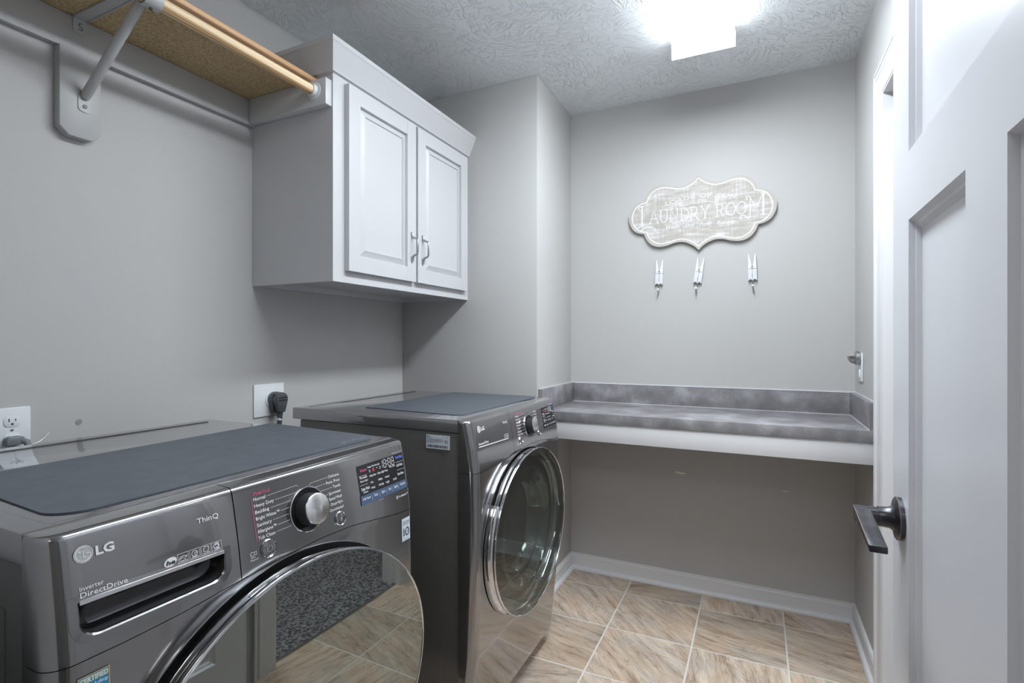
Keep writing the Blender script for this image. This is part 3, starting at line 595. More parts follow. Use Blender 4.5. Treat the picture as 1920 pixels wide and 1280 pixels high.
# ------------------------------------------------------------------ outlets and plugs on the left wall
o1 = thing('duplex_outlet', 'white duplex outlet behind the front machine at the left', 'outlet', (0, 0.617, 1.0))
plt = box(0.0005, 0.006, 0.580, 0.654, 0.943, 1.054); plt.build('cover_plate', 'plate', o1, bevel=0.0025)
for zc in (1.020, 0.977):
    pl = [(0.0165*math.cos(math.radians(t)), max(-0.0135, min(0.0135, 0.0175*math.sin(math.radians(t))))) for t in range(0, 360, 15)]
    rc = MB().prism(pl, lambda p, t: (0.0055 if t == 0 else 0.0078, 0.617+p[0], zc+p[1]), 0, 1).build('receptacle', 'plate', o1, bevel=0.0005)
    sl = MB(); sl.box(0.0072, 0.0081, 0.617-0.0075, 0.617-0.0052, zc-0.001, zc+0.007); sl.box(0.0072, 0.0081, 0.617+0.0052, 0.617+0.0073, zc+0.0002, zc+0.006)
    sl.lathe([(0, 0.0009), (0.0027, 0.0009), (0.0027, 0)], (0.0072, 0.617, zc-0.0068), (1, 0, 0), 12); sl.build('slot', 'slot', rc)
MB().lathe([(0, 0.0015), (0.003, 0.001), (0.0033, 0)], (0.006, 0.617, 0.9985), (1, 0, 0), 12).build('screw', 'satin', o1, smooth=True)
p1 = thing('washer_plug', 'grey three-prong plug and cord in the lower socket behind the front machine', 'plug', (0.01, 0.617, 0.975))
MB().prism([(-0.021, -0.010), (0.010, -0.010), (0.014, -0.004), (0.014, 0.006), (0.008, 0.011), (-0.016, 0.011), (-0.021, 0.006)], lambda p, t: (0.0082 if t == 0 else 0.030, 0.620+p[0], 0.973+p[1]), 0, 1).build('plug_body', 'plugl', p1, bevel=0.003)
MB().tube([(0.024, 0.630, 0.971), (0.031, 0.636, 0.968), (0.034, 0.637, 0.958), (0.034, 0.638, 0.93), (0.05, 0.64, 0.86), (0.09, 0.64, 0.75), (0.12, 0.62, 0.5)], [0.008, 0.0075, 0.0062, 0.0045, 0.004, 0.004, 0.004], 12).build('cord', 'plugl', p1, smooth=True)
tie = MB(); tie.tube([(0.022, 0.628, 0.958), (0.020, 0.650, 0.957), (0.014, 0.668, 0.962), (0.010, 0.682, 0.972), (0.008, 0.690, 0.981)], 0.0011, 6)
tag(tie.build('cable_tie', 'clear', smooth=True), 'thin clear cable tie end curling up from the grey plug cord', 'cable tie')
hs = thing('drain_hose_strap', 'pale strap and hose just behind the lid under the white duplex outlet', 'hose', (0.05, 0.58, 0.94))
MB().tube([(0.045, 0.47, 0.947), (0.045, 0.56, 0.953), (0.044, 0.612, 0.953)], 0.0055, 10).build('strap', 'plate', hs, smooth=True)
MB().tube([(0.075, 0.42, 0.918), (0.075, 0.56, 0.930), (0.070, 0.66, 0.932), (0.06, 0.70, 0.90), (0.06, 0.71, 0.6)], 0.012, 14).build('hose', 'plate', hs, smooth=True)
o2 = thing('dryer_outlet', 'large white square outlet plate between the two machines', 'outlet', (0, 1.36, 1.0))
box(0.0005, 0.0065, 1.296, 1.428, 0.936, 1.058).build('cover_plate', 'plate', o2, bevel=0.0028)
for dy in (-0.016, 0.030): MB().lathe([(0, 0.0012), (0.0028, 0.0008), (0.003, 0)], (0.0065, 1.362+dy, 1.036), (1, 0, 0), 10).build('screw', 'plate', o2, smooth=True)
MB().lathe([(0.030, 0), (0.030, 0.003), (0.0, 0.003)], (0.0065, 1.372, 0.998), (1, 0, 0), 28).build('receptacle', 'plate', o2)
p2 = thing('dryer_plug', 'big black round dryer plug in the square white outlet plate', 'plug', (0.03, 1.38, 0.99))
pf = [(0.0275*math.cos(math.radians(t)), 0.0275*math.sin(math.radians(t))) for t in range(-20, 201, 20)]+[(-0.018, -0.038), (-0.013, -0.052), (0.013, -0.052), (0.018, -0.038)]
MB().prism(pf, lambda p, t: (0.0098 if t == 0 else 0.034, 1.378+p[0], 1.000+p[1]), 0, 1).build('plug_base', 'plug', p2, bevel=0.002)
pf2 = [(x*0.95, z*0.95) for x, z in pf]
MB().prism(pf2, lambda p, t: (0.0362 if t == 0 else 0.058, 1.378+p[0], 1.000+p[1]), 0, 1).build('plug_cover', 'plug', p2, bevel=0.003)
box(0.0335, 0.0366, 1.354, 1.402, 0.955, 1.020).build('seam', 'blackrough', p2)
q = MB(); q.box(0.0578, 0.0592, 1.362, 1.396, 0.994, 0.9995); q.box(0.0578, 0.0592, 1.362, 1.396, 1.004, 1.009); q.build('grip_rib', 'blackrough', p2, bevel=0.0005)
MB().tube([(0.042, 1.378, 0.950), (0.042, 1.378, 0.92), (0.045, 1.37, 0.85), (0.07, 1.36, 0.6)], [0.012, 0.009, 0.009, 0.009], 14).build('cord', 'plug', p2, smooth=True)
MB().lathe([(0.0095, 0), (0.0095, 0.018)], (0.042, 1.3775, 0.921), (0, 0, 1), 14).build('tag', 'sticker', p2, smooth=True)
# right wall: outlet plate with a metal night light
o3 = thing('wall_plate', 'white outlet plate on the right wall above the counter', 'outlet', (XR, 2.50, 1.115))
box(XR-0.006, XR-0.0005, 2.462, 2.535, 1.056, 1.172).build('cover_plate', 'plate', o3, bevel=0.0022)
MB().box(XR-0.0105, XR-0.006, 2.484, 2.513, 1.072, 1.104).build('receptacle', 'plate', o3, bevel=0.001)
n1 = thing('night_light', 'satin metal round plug-in night light on the right wall plate', 'night light', (XR-0.01, 2.50, 1.147))
MB().lathe([(0.0, 0.0), (0.026, 0.0), (0.029, 0.003), (0.029, 0.014), (0.026, 0.017), (0.0, 0.018)], (XR-0.0065, 2.4985, 1.150), (-1, 0, 0), 28).build('base', 'satin', n1, smooth=True)
hb = MB(); pr = []
for k in range(7):
    t = k/6*math.pi/2; r = 0.021*math.cos(t); 
    pr.append([(XR-0.024-0.026*math.sin(t), 2.4985+r*math.cos(q_), 1.158-abs(r)*1.5*(math.sin(q_))) for q_ in [math.pi*i/12 for i in range(13)]])
vs = [p for row in pr for p in row]; fs = [(i*13+k, i*13+k+1, (i+1)*13+k+1, (i+1)*13+k) for i in range(6) for k in range(12)]
for i in range(6): fs.append((i*13, (i+1)*13, (i+1)*13+12, i*13+12))
fs.append(tuple(range(13))); hb.add(vs, fs); hb.build('shade', 'satin', n1, smooth=True)

# ------------------------------------------------------------------ washer and dryer
PZ = [.05, .085, .3, .55, .72, .84, .90, .965, .980]; PX = [.910, .916, .938, .947, .948, .945, .936, .923, .919]
def xf(z, u=0.343):
    z = min(max(z, PZ[0]), PZ[-1])
    for i in range(len(PZ)-1):
        if z <= PZ[i+1]:
            x = PX[i]+(PX[i+1]-PX[i])*(z-PZ[i])/(PZ[i+1]-PZ[i]); break
    return x+0.003*(1-((u-0.343)/0.343)**2)-0.001
WU = 0.686
SEAM = [(0, .835), (.08, .835), (.15, .8375), (.24, .8455), (.33, .8520), (.41, .8540), (.49, .8510), (.56, .842), (.63, .832), (.686, .828)]
def seam(u):
    for (a, za), (b, zb) in zip(SEAM, SEAM[1:]):
        if u <= b:
            t = (u-a)/(b-a); t = t*t*(3-2*t) if 0 else t
            return za+(zb-za)*t
    return SEAM[-1][1]
RC = 0.028; RR_ = 0.013
def front_pt(u, z):      # point on the moulded front, rounded into the sides
    x = xf(z, u)
    if u < RC: x = x-RC+math.sqrt(max(RC*RC-(RC-u)**2, 0))
    if u > WU-RR_: x = x-RR_+math.sqrt(max(RR_*RR_-(u-(WU-RR_))**2, 0))
    return x
def ucols(u0, u1, lround, rround):
    us = []
    if lround: us += [RC-RC*math.cos(math.radians(a)) for a in (0, 12, 25, 38, 52, 66, 80)]
    else: us.append(u0)
    k = 72; a = RC if lround else u0; b = WU-RR_ if rround else u1
    us += [a+(b-a)*i/k for i in range(0 if lround else 1, k+(1 if rround or not rround else 0))]
    if rround: us += [WU-RR_+RR_*math.sin(math.radians(a_)) for a_ in (12, 25, 38, 52, 66, 80, 90)]
    elif abs(us[-1]-u1) > 1e-6: us.append(u1)
    return us
XS = 0.8865
def front_sheet(us, zlo, zhi, nz, lround, rround, top_round, hole=None):
    mb = MB(); rows = []
    zs = [i/nz for i in range(nz+1)]
    def row(zf, dx=0.0, dz=0.0, cap=None):
        r = []
        if lround: r.append((XS, 0.0, zf(0)+dz))
        for u in us: r.append(((front_pt(u, zf(u))-dx) if cap is None else cap, u, zf(u)+dz))
        if rround: r.append((XS, WU, zf(WU)+dz))
        return r
    for t in zs: rows.append(row(lambda u: zlo(u)+(zhi(u)-zlo(u))*t))
    if top_round:
        for a in (25, 50, 75, 90):
            q = math.radians(a); rows.append(row(zhi, 0.011*(1-math.cos(q)), 0.011*math.sin(q)))
        rows.append(row(zhi, 0, 0.0125, XS))
    m = len(rows[0]); vs = [p for r in rows for p in r]; fs = []; cut = set()
    for i in range(len(rows)-1):
        for k in range(m-1):
            f_ = (i*m+k, i*m+k+1, (i+1)*m+k+1, (i+1)*m+k)
            if hole and all(((vs[q][1]-hole[0])/hole[2])**2+((vs[q][2]-hole[1])/hole[3])**2 < 1 and vs[q][0] > 0.90 for q in f_): cut.update(f_); continue
            fs.append(f_)
    if hole:
        for q in {i for f_ in fs for i in f_ if ((vs[i][1]-hole[0])/hole[2])**2+((vs[i][2]-hole[1])/hole[3])**2 < 1}:
            du_, dz_ = vs[q][1]-hole[0], vs[q][2]-hole[1]; k_ = 1/math.sqrt((du_/hole[2])**2+(dz_/hole[3])**2)
            u_, z_ = hole[0]+du_*k_, hole[1]+dz_*k_; vs[q] = (front_pt(u_, z_), u_, z_)
    mb.add(vs, fs); return mb
EC, EZ, EA, EB = 0.346, 0.578, 0.301, 0.271
def ellipse_ring(prof, n=96, a0=0.0, a1=360.0, cap=False, rel=False, dv=0.0):
    mb = MB(); closed = abs(a1-a0) >= 359.9; m = n if closed else n+1
    vs = []
    for X, d in prof:
        for k in range(m):
            t = math.radians(a0+(a1-a0)*k/n); pu, pz = EC+(EA+d)*math.cos(t), EZ+(EB+d+dv)*math.sin(t); vs.append((X+(xf(pz, pu) if rel else 0), pu, pz))
    fs = [(i*m+k, i*m+(k+1) % m, (i+1)*m+(k+1) % m, (i+1)*m+k) for i in range(len(prof)-1) for k in range(n)]
    if cap and not closed: fs += [tuple(i*m for i in range(len(prof))), tuple(i*m+n for i in range(len(prof)))[::-1]]
    mb.add(vs, fs); return mb
def appliance(kind, name, label, cat, Y0):
    ap = thing(name, label, cat, (0.55, Y0+WU/2, 0.0)); B = (0.55, WU/2, 0.0); base = dict(base=B)
    wash = kind == 'washer'
    bx = MB().box(0.247, XS-0.0005, 0.004, WU-0.004, 0.03, 0.9485); bx.build('cabinet', 'steel_side', ap, bevel=0.003, **base)
    for su in (0.0025, WU-0.0055):
        box(0.30, 0.835, su, su+0.003, 0.12, 0.887).build('side_panel', 'steel_side', ap, bevel=0.0012, **base)
    for fx in (0.32, 0.80):
        for fu in (0.06, WU-0.06): MB().lathe([(0.022, 0.0005), (0.024, 0.006), (0.018, 0.014), (0.010, 0.016), (0.010, 0.03)], (fx, fu, 0), (0, 0, 1), 16, cap0=True).build('foot', 'blackrough', ap, smooth=True, **base)
    # lid: bevelled slab whose top steps down to an inner plate
    ld = box(0.214, XS-0.001, 0.0, WU, 0.9495, 0.989).build('lid', 'steel_lid', ap, bevel=0.0035, seg=2, **base)
    ip = MB(); r0 = [(0.252, 0.030), (0.876, 0.030), (0.876, WU-0.030), (0.252, WU-0.030)]
    ip.prism(r0, lambda p, t: (p[0], p[1], 0.985 if t == 0 else 0.9896), 0, 1); ip.build('lid_plate', 'steel_lid', ld, bevel=0.0015, base=B)
    gr = MB(); gr.box(0.250, 0.262, 0.036, WU-0.036, 0.985, 0.98985); gr.build('lid_groove', 'black', ld, base=B)
    # fronts
    du = 0.244 if wash else 0.262
    hole = (EC, EZ, EA+0.0115, EB-0.0003)
    front_sheet(ucols(0, WU, True, True), lambda u: 0.055, lambda u: seam(u)-0.0007, 96, True, True, False, hole).build('front_panel', 'steel_front', ap, smooth=True, **base)
    top = lambda u: 0.9745
    lo = lambda u: seam(u)+0.0005
    if wash:
        # drawer with a scooped grip
        ring = (0.126, 0.8835, 0.0945, 0.0245)
        dm = front_sheet(ucols(0, du-0.001, True, False), lo, top, 26, True, False, True)
        ol = [(0.0345, 0.9015), (0.08, 0.9003), (0.1265, 0.8990), (0.172, 0.8978), (0.2185, 0.8965)]+arc(0.1965, 0.8785, 0.022, 0.0185, 0, -90, 8)+arc(0.0565, 0.8795, 0.022, 0.0195, 270, 180, 8)
        def inside(u, z):
            c = False; m = len(ol)
            for i in range(m):
                (x1_, y1_), (x2_, y2_) = ol[i-1], ol[i]
                if (y1_ > z) != (y2_ > z) and u < (x2_-x1_)*(z-y1_)/(y2_-y1_)+x1_: c = not c
            return c
        dm.f = [f_ for f_ in dm.f if not any(dm.v[i][0] > 0.92 and inside(dm.v[i][1], dm.v[i][2]) for i in f_)]
        dr = dm.build('detergent_drawer', 'steel_front', ap, smooth=True, **base)
        big = [((u-0.1265)*1.125+0.1265, (z-0.8805)*1.42+0.8805) for u, z in ol]; n = len(ol)
        gm = MB(); rows = [[(xf(z, u)+0.0004, u, z) for u, z in big], [(xf(z, u)+0.0012, (u-.1265)*1.02+.1265, (z-.8805)*1.08+.8805) for u, z in ol], [(xf(z, u)-0.001, u, z) for u, z in ol]]
        gm.add([p for r in rows for p in r], [(i*n+k, i*n+(k+1) % n, (i+1)*n+(k+1) % n, (i+1)*n+k) for i in range(2) for k in range(n)])
        gm.build('grip_surround', 'steel_front', dr, smooth=True, base=B)
        sm = MB(); rows = []
        for s_, dx in ((1.0, 0.001), (0.985, 0.010), (0.94, 0.020), (0.85, 0.027), (0.6, 0.030), (0.25, 0.031)):
            rows.append([(xf(0.88, u)-dx, (u-.1265)*(1-(1-s_)*.35)+.1265, (z-.876)*s_+.876) for u, z in ol])
        sm.add([p for r in rows for p in r], [(i*n+k, i*n+(k+1) % n, (i+1)*n+(k+1) % n, (i+1)*n+k) for i in range(len(rows)-1) for k in range(n)]+[tuple(range((len(rows)-1)*n, len(rows)*n))])
        sm.build('grip_recess', 'recess', dr, smooth=True, base=B)
        st_ = MB(); st_.add([(xf(z, u)+e, u, z) for e in (0.0026, -0.002) for u, z in ((0.0345, 0.9000), (0.2185, 0.8955), (0.2185, 0.9000), (0.0345, 0.9050))], [(0, 1, 2, 3), (7, 6, 5, 4), (0, 4, 5, 1), (1, 5, 6, 2), (2, 6, 7, 3), (3, 7, 4, 0)])
        st_.build('grip_trim', 'knobface', dr, base=B)
        owner = dr
    else:
        owner = front_sheet(ucols(0, du-0.0006, True, False), lo, top, 26, True, False, True).build('fascia', 'steel_front', ap, smooth=True, **base)
        st_ = MB(); st_.add([(xf(z, u)+0.0012, u, z) for u, z in ((0.036, 0.9055), (0.228, 0.9005), (0.228, 0.9025), (0.036, 0.9080))], [(0, 1, 2, 3)]); st_.build('trim_line', 'printb', owner, base=B)
    cp_ = front_sheet(ucols(du+0.0008, WU, False, True), lo, top, 26, False, True, True).build('control_panel', 'steel_front', ap, smooth=True, **base)
    F = lambda e: (lambda u, z: (front_pt(u, z)+e+LIFT[0]*0.5, u, z))
    F1 = F(0.0009)
    # maker's mark and small print on the left section
    ox = 0.0 if wash else 0.008
    lg = MB(); cu, cz, r = 0.0435+ox, 0.9565, 0.0098
    lg.add([F(0.0008)(cu+r*math.cos(t), cz+r*math.sin(t)) for t in [2*math.pi*k/28 for k in range(28)]], [tuple(range(28))]); lg.build('logo_disc', mat_logo, owner, base=B)
    mk = MB(); G = F(0.0012)
    ribbon(mk, arc(cu, cz, r*0.82, r*0.82, 55, 360, 26)+[(cu+r*.30, cz)], 0.0011, G); ribbon(mk, [(cu-r*.02, cz+r*.42), (cu-r*.02, cz-r*.38), (cu+r*.30, cz-r*.38)], 0.0011, G)
    mk.add([G(cu-r*.36+.0012*math.cos(t), cz+r*.36+.0012*math.sin(t)) for t in [2*math.pi*k/10 for k in range(10)]], [tuple(range(10))])
    ribbon(mk, arc(cu, cz, r, r, 0, 360, 30), 0.0007, G)
    put_text(mk, 'LG', F1, 0.0565+ox, 0.9508, 0.0108, 0.0205, bold=0.035)
    if wash:
        put_text(mk, 'ThinQ', F1, 0.184, 0.9490, 0.0075, 0.033, bold=0.01)
        put_text(mk, 'Inverter', F1, 0.0362, 0.9150, 0.0052, 0.0255, bold=0.008); put_text(mk, 'DirectDrive', F1, 0.0362, 0.9070, 0.0066, 0.0515, bold=0.008, slope=-0.02)
    else:
        put_text(mk, 'ThinQ', F1, 0.205, 0.9510, 0.0072, 0.034, bold=0.012); put_text(mk, 'SensorDry', F1, 0.037, 0.9115, 0.0068, 0.060, bold=0.012)
    mk.build('lettering', 'print', owner, base=B)
    ic = MB()
    def frame_rect(u0, u1, za, zb, w_): ribbon(ic, [(u0, za), (u1, za), (u1, zb), (u0, zb)], w_, F1, True)
    if wash:
        he = MB(); he.add([F(0.0008)(0.1415+.0088*math.cos(t), 0.9108+.0058*math.sin(t)+.0010*math.cos(t)) for t in [2*math.pi*k/24 for k in range(24)]], [tuple(range(24))]); he.build('logo_disc', 'print', owner, base=B)
        hl = MB(); put_text(hl, 'he', F(0.0014), 0.1352, 0.9078, 0.0058, 0.0125, bold=0.03, shear=0.2); hl.build('lettering', 'stick_ink', owner, base=B)
        for u0, u1, za, zb in ((0.1515, 0.1665, 0.9045, 0.9168), (0.1685, 0.1828, 0.9038, 0.9165), (0.1850, 0.2000, 0.9030, 0.9160), (0.2015, 0.2165, 0.9022, 0.9155)):
            frame_rect(u0, u1, za, zb, 0.0006); uc = (u0+u1)/2; zc = (za+zb)/2+0.0008
            ribbon(ic, [(u0+.002, za+.0022), (u1-.002, za+.0022)], 0.0008, F1)
        ribbon(ic, arc(0.159, 0.9085, .006, .0045, 20, 160, 8), 0.0007, F1); ribbon(ic, [(0.153, 0.9085), (0.158, 0.9115), (0.161, 0.9085), (0.165, 0.913)], 0.0007, F1)
        ribbon(ic, arc(0.1755, 0.9105, .0042, .0040, 0, 300, 12), 0.0008, F1); ribbon(ic, arc(0.1770, 0.9100, .0020, .0018, 0, 360, 10), 0.0007, F1)
        for k in range(4): ribbon(ic, arc(0.1925+.0026*math.cos(k*1.57+.5), 0.9108+.0022*math.sin(k*1.57+.5), .0020, .0020, k*90-60, k*90+120, 6), 0.0007, F1)
        ribbon(ic, arc(0.209, 0.9098, .0050, .0046, 40, 320, 14), 0.0009, F1); ribbon(ic, arc(0.209, 0.9098, .0028, .0026, -140, 150, 12), 0.0016, F1)
    else:
        frame_rect(0.203, 0.216, 0.9065, 0.9170, 0.0007); frame_rect(0.219, 0.232, 0.9060, 0.9165, 0.0007)
        ribbon(ic, arc(0.2095, 0.912, .004, .0035, 0, 300, 10), 0.0009, F1); ribbon(ic, arc(0.2255, 0.912, .004, .0038, 60, 360, 10), 0.0012, F1)
    ic.build('symbols', 'print', owner, base=B)
    # dial
    ku, kz = (0.3835, 0.9135) if wash else (0.405, 0.9165)
    nrm = Vector((1, 0, 0.19)).normalized(); ko = Vector((xf(kz, ku), ku, kz))
    kb = MB().lathe([(0.0392, -0.002), (0.0392, 0.0022), (0.0375, 0.0030), (0.0360, 0.0022), (0.0, 0.0022)], ko, nrm, 48).build('dial_ring', 'black', cp_, smooth=True, base=B)
    MB().lathe([(0.0398, -0.001), (0.0398, 0.0022), (0.0386, 0.0028), (0.0386, 0.0)], ko, nrm, 48).build('dial_rim', 'chrome', cp_, smooth=True, base=B)
    MB().lathe([(0.0282, 0.0022), (0.0275, 0.020), (0.0268, 0.0245)], ko, nrm, 48).build('dial_skirt', 'blackrough', cp_, smooth=True, base=B)
    MB().lathe([(0.0268, 0.0245), (0.0266, 0.0265), (0.0252, 0.0275), (0.0, 0.0275)], ko, nrm, 48).build('dial', mat_spun, cp_, smooth=True, base=B, origin=ko)
    for (bu, bz, r) in (((0.2955, 0.8755, 0.0150) if wash else (0.3195, 0.879, 0.0135)), ((0.4580, 0.8745, 0.0135) if wash else (0.484, 0.8785, 0.0110))):
        bo = Vector((xf(bz, bu), bu, bz))
        MB().lathe([(r, -0.001), (r, 0.0022), (r-0.001, 0.003), (r-0.002, 0.0022), (r-0.002, 0.001)], bo, nrm, 32).build('button_rim', 'chrome', cp_, smooth=True, base=B)
        MB().lathe([(r-0.002, 0.0), (r-0.0025, 0.0022), (r*0.5, 0.0030), (0, 0.0032)], bo, nrm, 32).build('button', 'steel_front', cp_, smooth=True, base=B)
        sy = MB(); Fb = lambda u, z: (xf(z, u)+0.0040, u, z)
        if r > 0.0132 and bu < 0.4 and True: ribbon(sy, arc(bu, bz, r*.32, r*.32, 120, 420, 14), 0.0009, Fb); ribbon(sy, [(bu, bz+r*.1), (bu, bz+r*.45)], 0.0009, Fb)
        else: sy.add([Fb(bu-r*.2, bz+r*.3), Fb(bu-r*.2, bz-r*.3), Fb(bu+r*.2, bz)], [(0, 1, 2)])
        sy.build('button_symbol', 'scuff', cp_, base=B)
    # programme names
    if wash:
        Lt = ['Normal', 'Heavy Duty', 'Bedding', 'Bright Whites™', 'Sanitary', 'Allergiene™', 'Tub Clean']; Le = [.301, .316, .305, .324, .307, .315, .311]; lz0, ldz, lu = .9555, .01027, .2785
        Rt = ['Delicates', 'Perm. Press', 'Towels', 'Sportswear', 'Speed Wash', 'Drain+Spin', 'Downloaded']; Rb = [.442, .434, .450, .437, .436, .439, .435]; rz0, ru = .9545, .469
        head = 'STEAM CYCLE'; hw = 0.032; th = 0.0056
    else:
        Lt = ['Normal', 'Heavy Duty', 'Bedding', 'Mixed Load', 'Towels', 'Delicates', 'Perm. Press']; Le = [.330, .342, .332, .340, .330, .334, .342]; lz0, ldz, lu = .9580, .0102, .3055
        Rt = ['Speed Dry', 'Time Dry', 'Air Dry', 'Sanitary', 'Freshen', 'Small', 'Custom']; Rb = [.458, .462, .466, .462, .464, .466, .464]; rz0, ru = .9570, .486
        head = 'STEAM CYCLE'; hw = 0.055; th = 0.0054
    tx = MB(); ln = MB()
    for k, (s_, e) in enumerate(zip(Lt, Le)):
        z = lz0-k*ldz; put_text(tx, s_, F1, lu, z, th, e-lu, bold=0.006)
        ang = math.asin(max(-1, min(1, (z+.0025-kz)/0.0400))) if abs(z+.0025-kz) < 0.0400 else math.pi/2
        ue = ku-0.0405*math.cos(ang)-0.001
        if z+.0025-kz > 0.036: ribbon(ln, [(e+.003, z+.0025), (ku-.018, z+.0045), (ku-.014, z+.0015)], 0.00045, F1)
        elif ue > e+.004: ribbon(ln, [(e+.003, z+.0025), (ue, z+.0030)], 0.00045, F1)
    for k, (s_, b_) in enumerate(zip(Rt, Rb)):
        z = rz0-k*ldz; put_text(tx, s_, F1, b_, z, th*.97, ru-b_, bold=0.006)
        dz = z+.0025-kz
        us_ = ku+(0.0405*math.sqrt(max(0, 1-(dz/0.0405)**2)) if abs(dz) < .0405 else 0)+.001
        if dz > 0.036: ribbon(ln, [(ku+.010, z-.002), (ku+.014, z+.0015), (b_-.002, z+.0025)], 0.00045, F1)
        elif b_-.002 > us_: ribbon(ln, [(us_, z+.0020), (b_-.002, z+.0025)], 0.00045, F1)
    put_text(tx, 'Smart', F1, lu-0.0165, 0.8700, 0.0026, 0.008); put_text(tx, 'Diagnosis', F1, lu-0.0175, 0.8660, 0.0026, 0.0145)
    ribbon(tx, arc(lu-0.0135, 0.8765, .0034, .0030, 40, 320, 10), 0.0006, F1); ribbon(tx, [(lu-.0095, .8740), (lu-.0060, .8740), (lu-.0060, .8790), (lu-.0095, .8790)], 0.0006, F1, True)
    tx.build('lettering', 'print', cp_, base=B); ln.build('leader_lines', 'print', cp_, base=B)
    pk = MB(); put_text(pk, head, F1, lu, lz0+0.0088, 0.0044, hw, bold=0.012); ribbon(pk, [(lu-.0042, lz0+.006), (lu-.0030, lz0-6.1*ldz)], 0.0009, F1); pk.build('lettering', 'pink', cp_, base=B)
    # display
    d0, d1, dz0, dz1 = (0.519, 0.672, 0.8805, 0.9590) if wash else (0.538, 0.668, 0.886, 0.962)
    dp = MB(); nz = 6
    for za, zb in ((dz0, dz1),):
        vs = [(xf(za+(zb-za)*i/nz, u)+e, u, za+(zb-za)*i/nz) for i in range(nz+1) for u, e in ((d0, .0004), ((d0+d1)/2, .0009), (d1, .0004))]
        dp.add(vs, [(i*3+k, i*3+k+1, i*3+k+4, i*3+k+3) for i in range(nz) for k in range(2)])
    scr = dp.build('display', 'disp', cp_, smooth=True, base=B)
    Fd = F(0.0016); Fe = F(0.0012); dw = d1-d0; dh = dz1-dz0
    P = lambda a, b_: (d0+a*dw, dz0+b_*dh)
    bs = MB(); zb = 0.24
    bs.add([Fe(*P(0.0, 0.0)), Fe(*P(0.5, 0.0)), Fe(*P(1, 0.0)), Fe(*P(1, zb)), Fe(*P(.5, zb)), Fe(*P(0, zb))], [(0, 1, 4, 5), (1, 2, 3, 4)]); bs.build('touch_strip', 'bluestrip' if wash else 'disp', scr, base=B)
    dt = MB(); h = dh*0.072
    def T(s_, a, b_, w_=None, hh=1.0, bold=0.012): put_text(dt, s_, Fd, *P(a, b_), h*hh, None if w_ is None else w_*dw, bold=bold)
    for s_, a, w_ in (('Add Items', .03, .16), ('Temp.', .255, .085), ('Spin', .42, .075), ('Soil', .57, .06), ('Signal', .70, .08), ('Wash+Dry', .84, .13)) if wash else (('Lights', .03, .13), ('Temp.', .22, .10), ('Time', .40, .09), ('Dry', .57, .08), ('Signal', .72, .10), ('Start', .86, .11)):
        T(s_, a, 0.115, w_, 1.0)
    for a in (.22, .375, .53, .665, .80): ribbon(dt, [P(a, .05), P(a, .17)], .0004, Fd)
    T('Pre-wash' if wash else 'Reduce', .03, .66, .14, 1.0); T('Rinse+Spin', .03, .575, .15, .7); T('Delay Wash' if wash else 'Wrinkle', .03, .36, .16, 1.1); T('Hours', .06, .29, .09, .7)
    T('Cold Wash' if wash else 'Energy', .82, .66, .14, 1.0); T('Extra Rinse' if wash else 'Rack', .82, .42, .14, 1.0); T('Fresh Care', .655, .70, .13, .7)
    for a, s3 in ((.22, ('Extra Hot', 'Hot', 'Heavy')), (.38, ('Extra High', 'Medium', 'No Spin')), (.53, ('Heavy', 'Normal', 'Light'))):
        for s_, b_ in zip(s3, (.64, .47, .33)):
            T(s_, a+.02, b_, .0125*len(s_), .8); dt.add([Fd(*P(a, b_+.01)), Fd(*P(a+.008, b_+.01)), Fd(*P(a+.008, b_+.04)), Fd(*P(a, b_+.04))], [(0, 1, 2, 3)])
    T('On/Off', .70, .33, .08, .8)
    for a, s_, w_ in ((.205, 'Sensing', .072), (.29, 'Wash', .05), (.355, 'Rinse', .048), (.415, 'Spin', .042)): T(s_, a, .88, w_, .7)
    ribbon(dt, arc(*P(.24, .795), .0024, .0022, 0, 360, 8), .0007, Fd); ribbon(dt, arc(*P(.39, .785), .0030, .0030, 50, 130, 6), .0009, Fd); ribbon(dt, arc(*P(.46, .80), .0022, .0028, 0, 360, 8), .0007, Fd)
    for a0, b_, a1 in ((0.01, .735, .17), (.01, .50, .17), (.82, .78, .99), (.82, .56, .99)): ribbon(dt, [P(a0, b_), P(a1, b_)], .0005, Fd)
    # seven-segment 18:88 read-out
    def digit(a, one=False):
        w_, z0_, z1_ = .050, .755, .965; zm = (z0_+z1_)/2; g = .004
        seg_ = [((a+w_, z0_+.01), (a+w_, zm-.01)), ((a+w_, zm+.01), (a+w_, z1_-.01))]
        if not one: seg_ += [((a, z0_+.01), (a, zm-.01)), ((a, zm+.01), (a, z1_-.01)), ((a+g, z0_), (a+w_-g, z0_)), ((a+g, zm), (a+w_-g, zm)), ((a+g, z1_), (a+w_-g, z1_))]
        for p, q_ in seg_: ribbon(dt, [P(*p), P(*q_)], .0011, Fd)
    digit(.468, True); digit(.545); digit(.645); digit(.725)
    for b_ in (.81, .90): dt.add([Fd(*P(.616, b_)), Fd(*P(.628, b_)), Fd(*P(.628, b_+.03)), Fd(*P(.616, b_+.03))], [(0, 1, 2, 3)])
    dt.build('lettering', 'print', scr, base=B)
    t2 = MB(); put_text(t2, 'Steam', Fd, *P(.05, .835), h*1.1, .13*dw, bold=.015); t2.build('lettering', 'pink', scr, base=B)
    t2 = MB(); put_text(t2, 'TurboWash' if wash else 'Turbo', Fd, *P(.82, .875), h*1.2, .16*dw, bold=.015); t2.build('lettering', 'blue', scr, base=B)
    t2 = MB(); ribbon(t2, arc(*P(.315, .80), .0024, .0026, 0, 360, 8), .0030, Fd); t2.build('indicator', 'red', scr, base=B)
    t2 = MB()
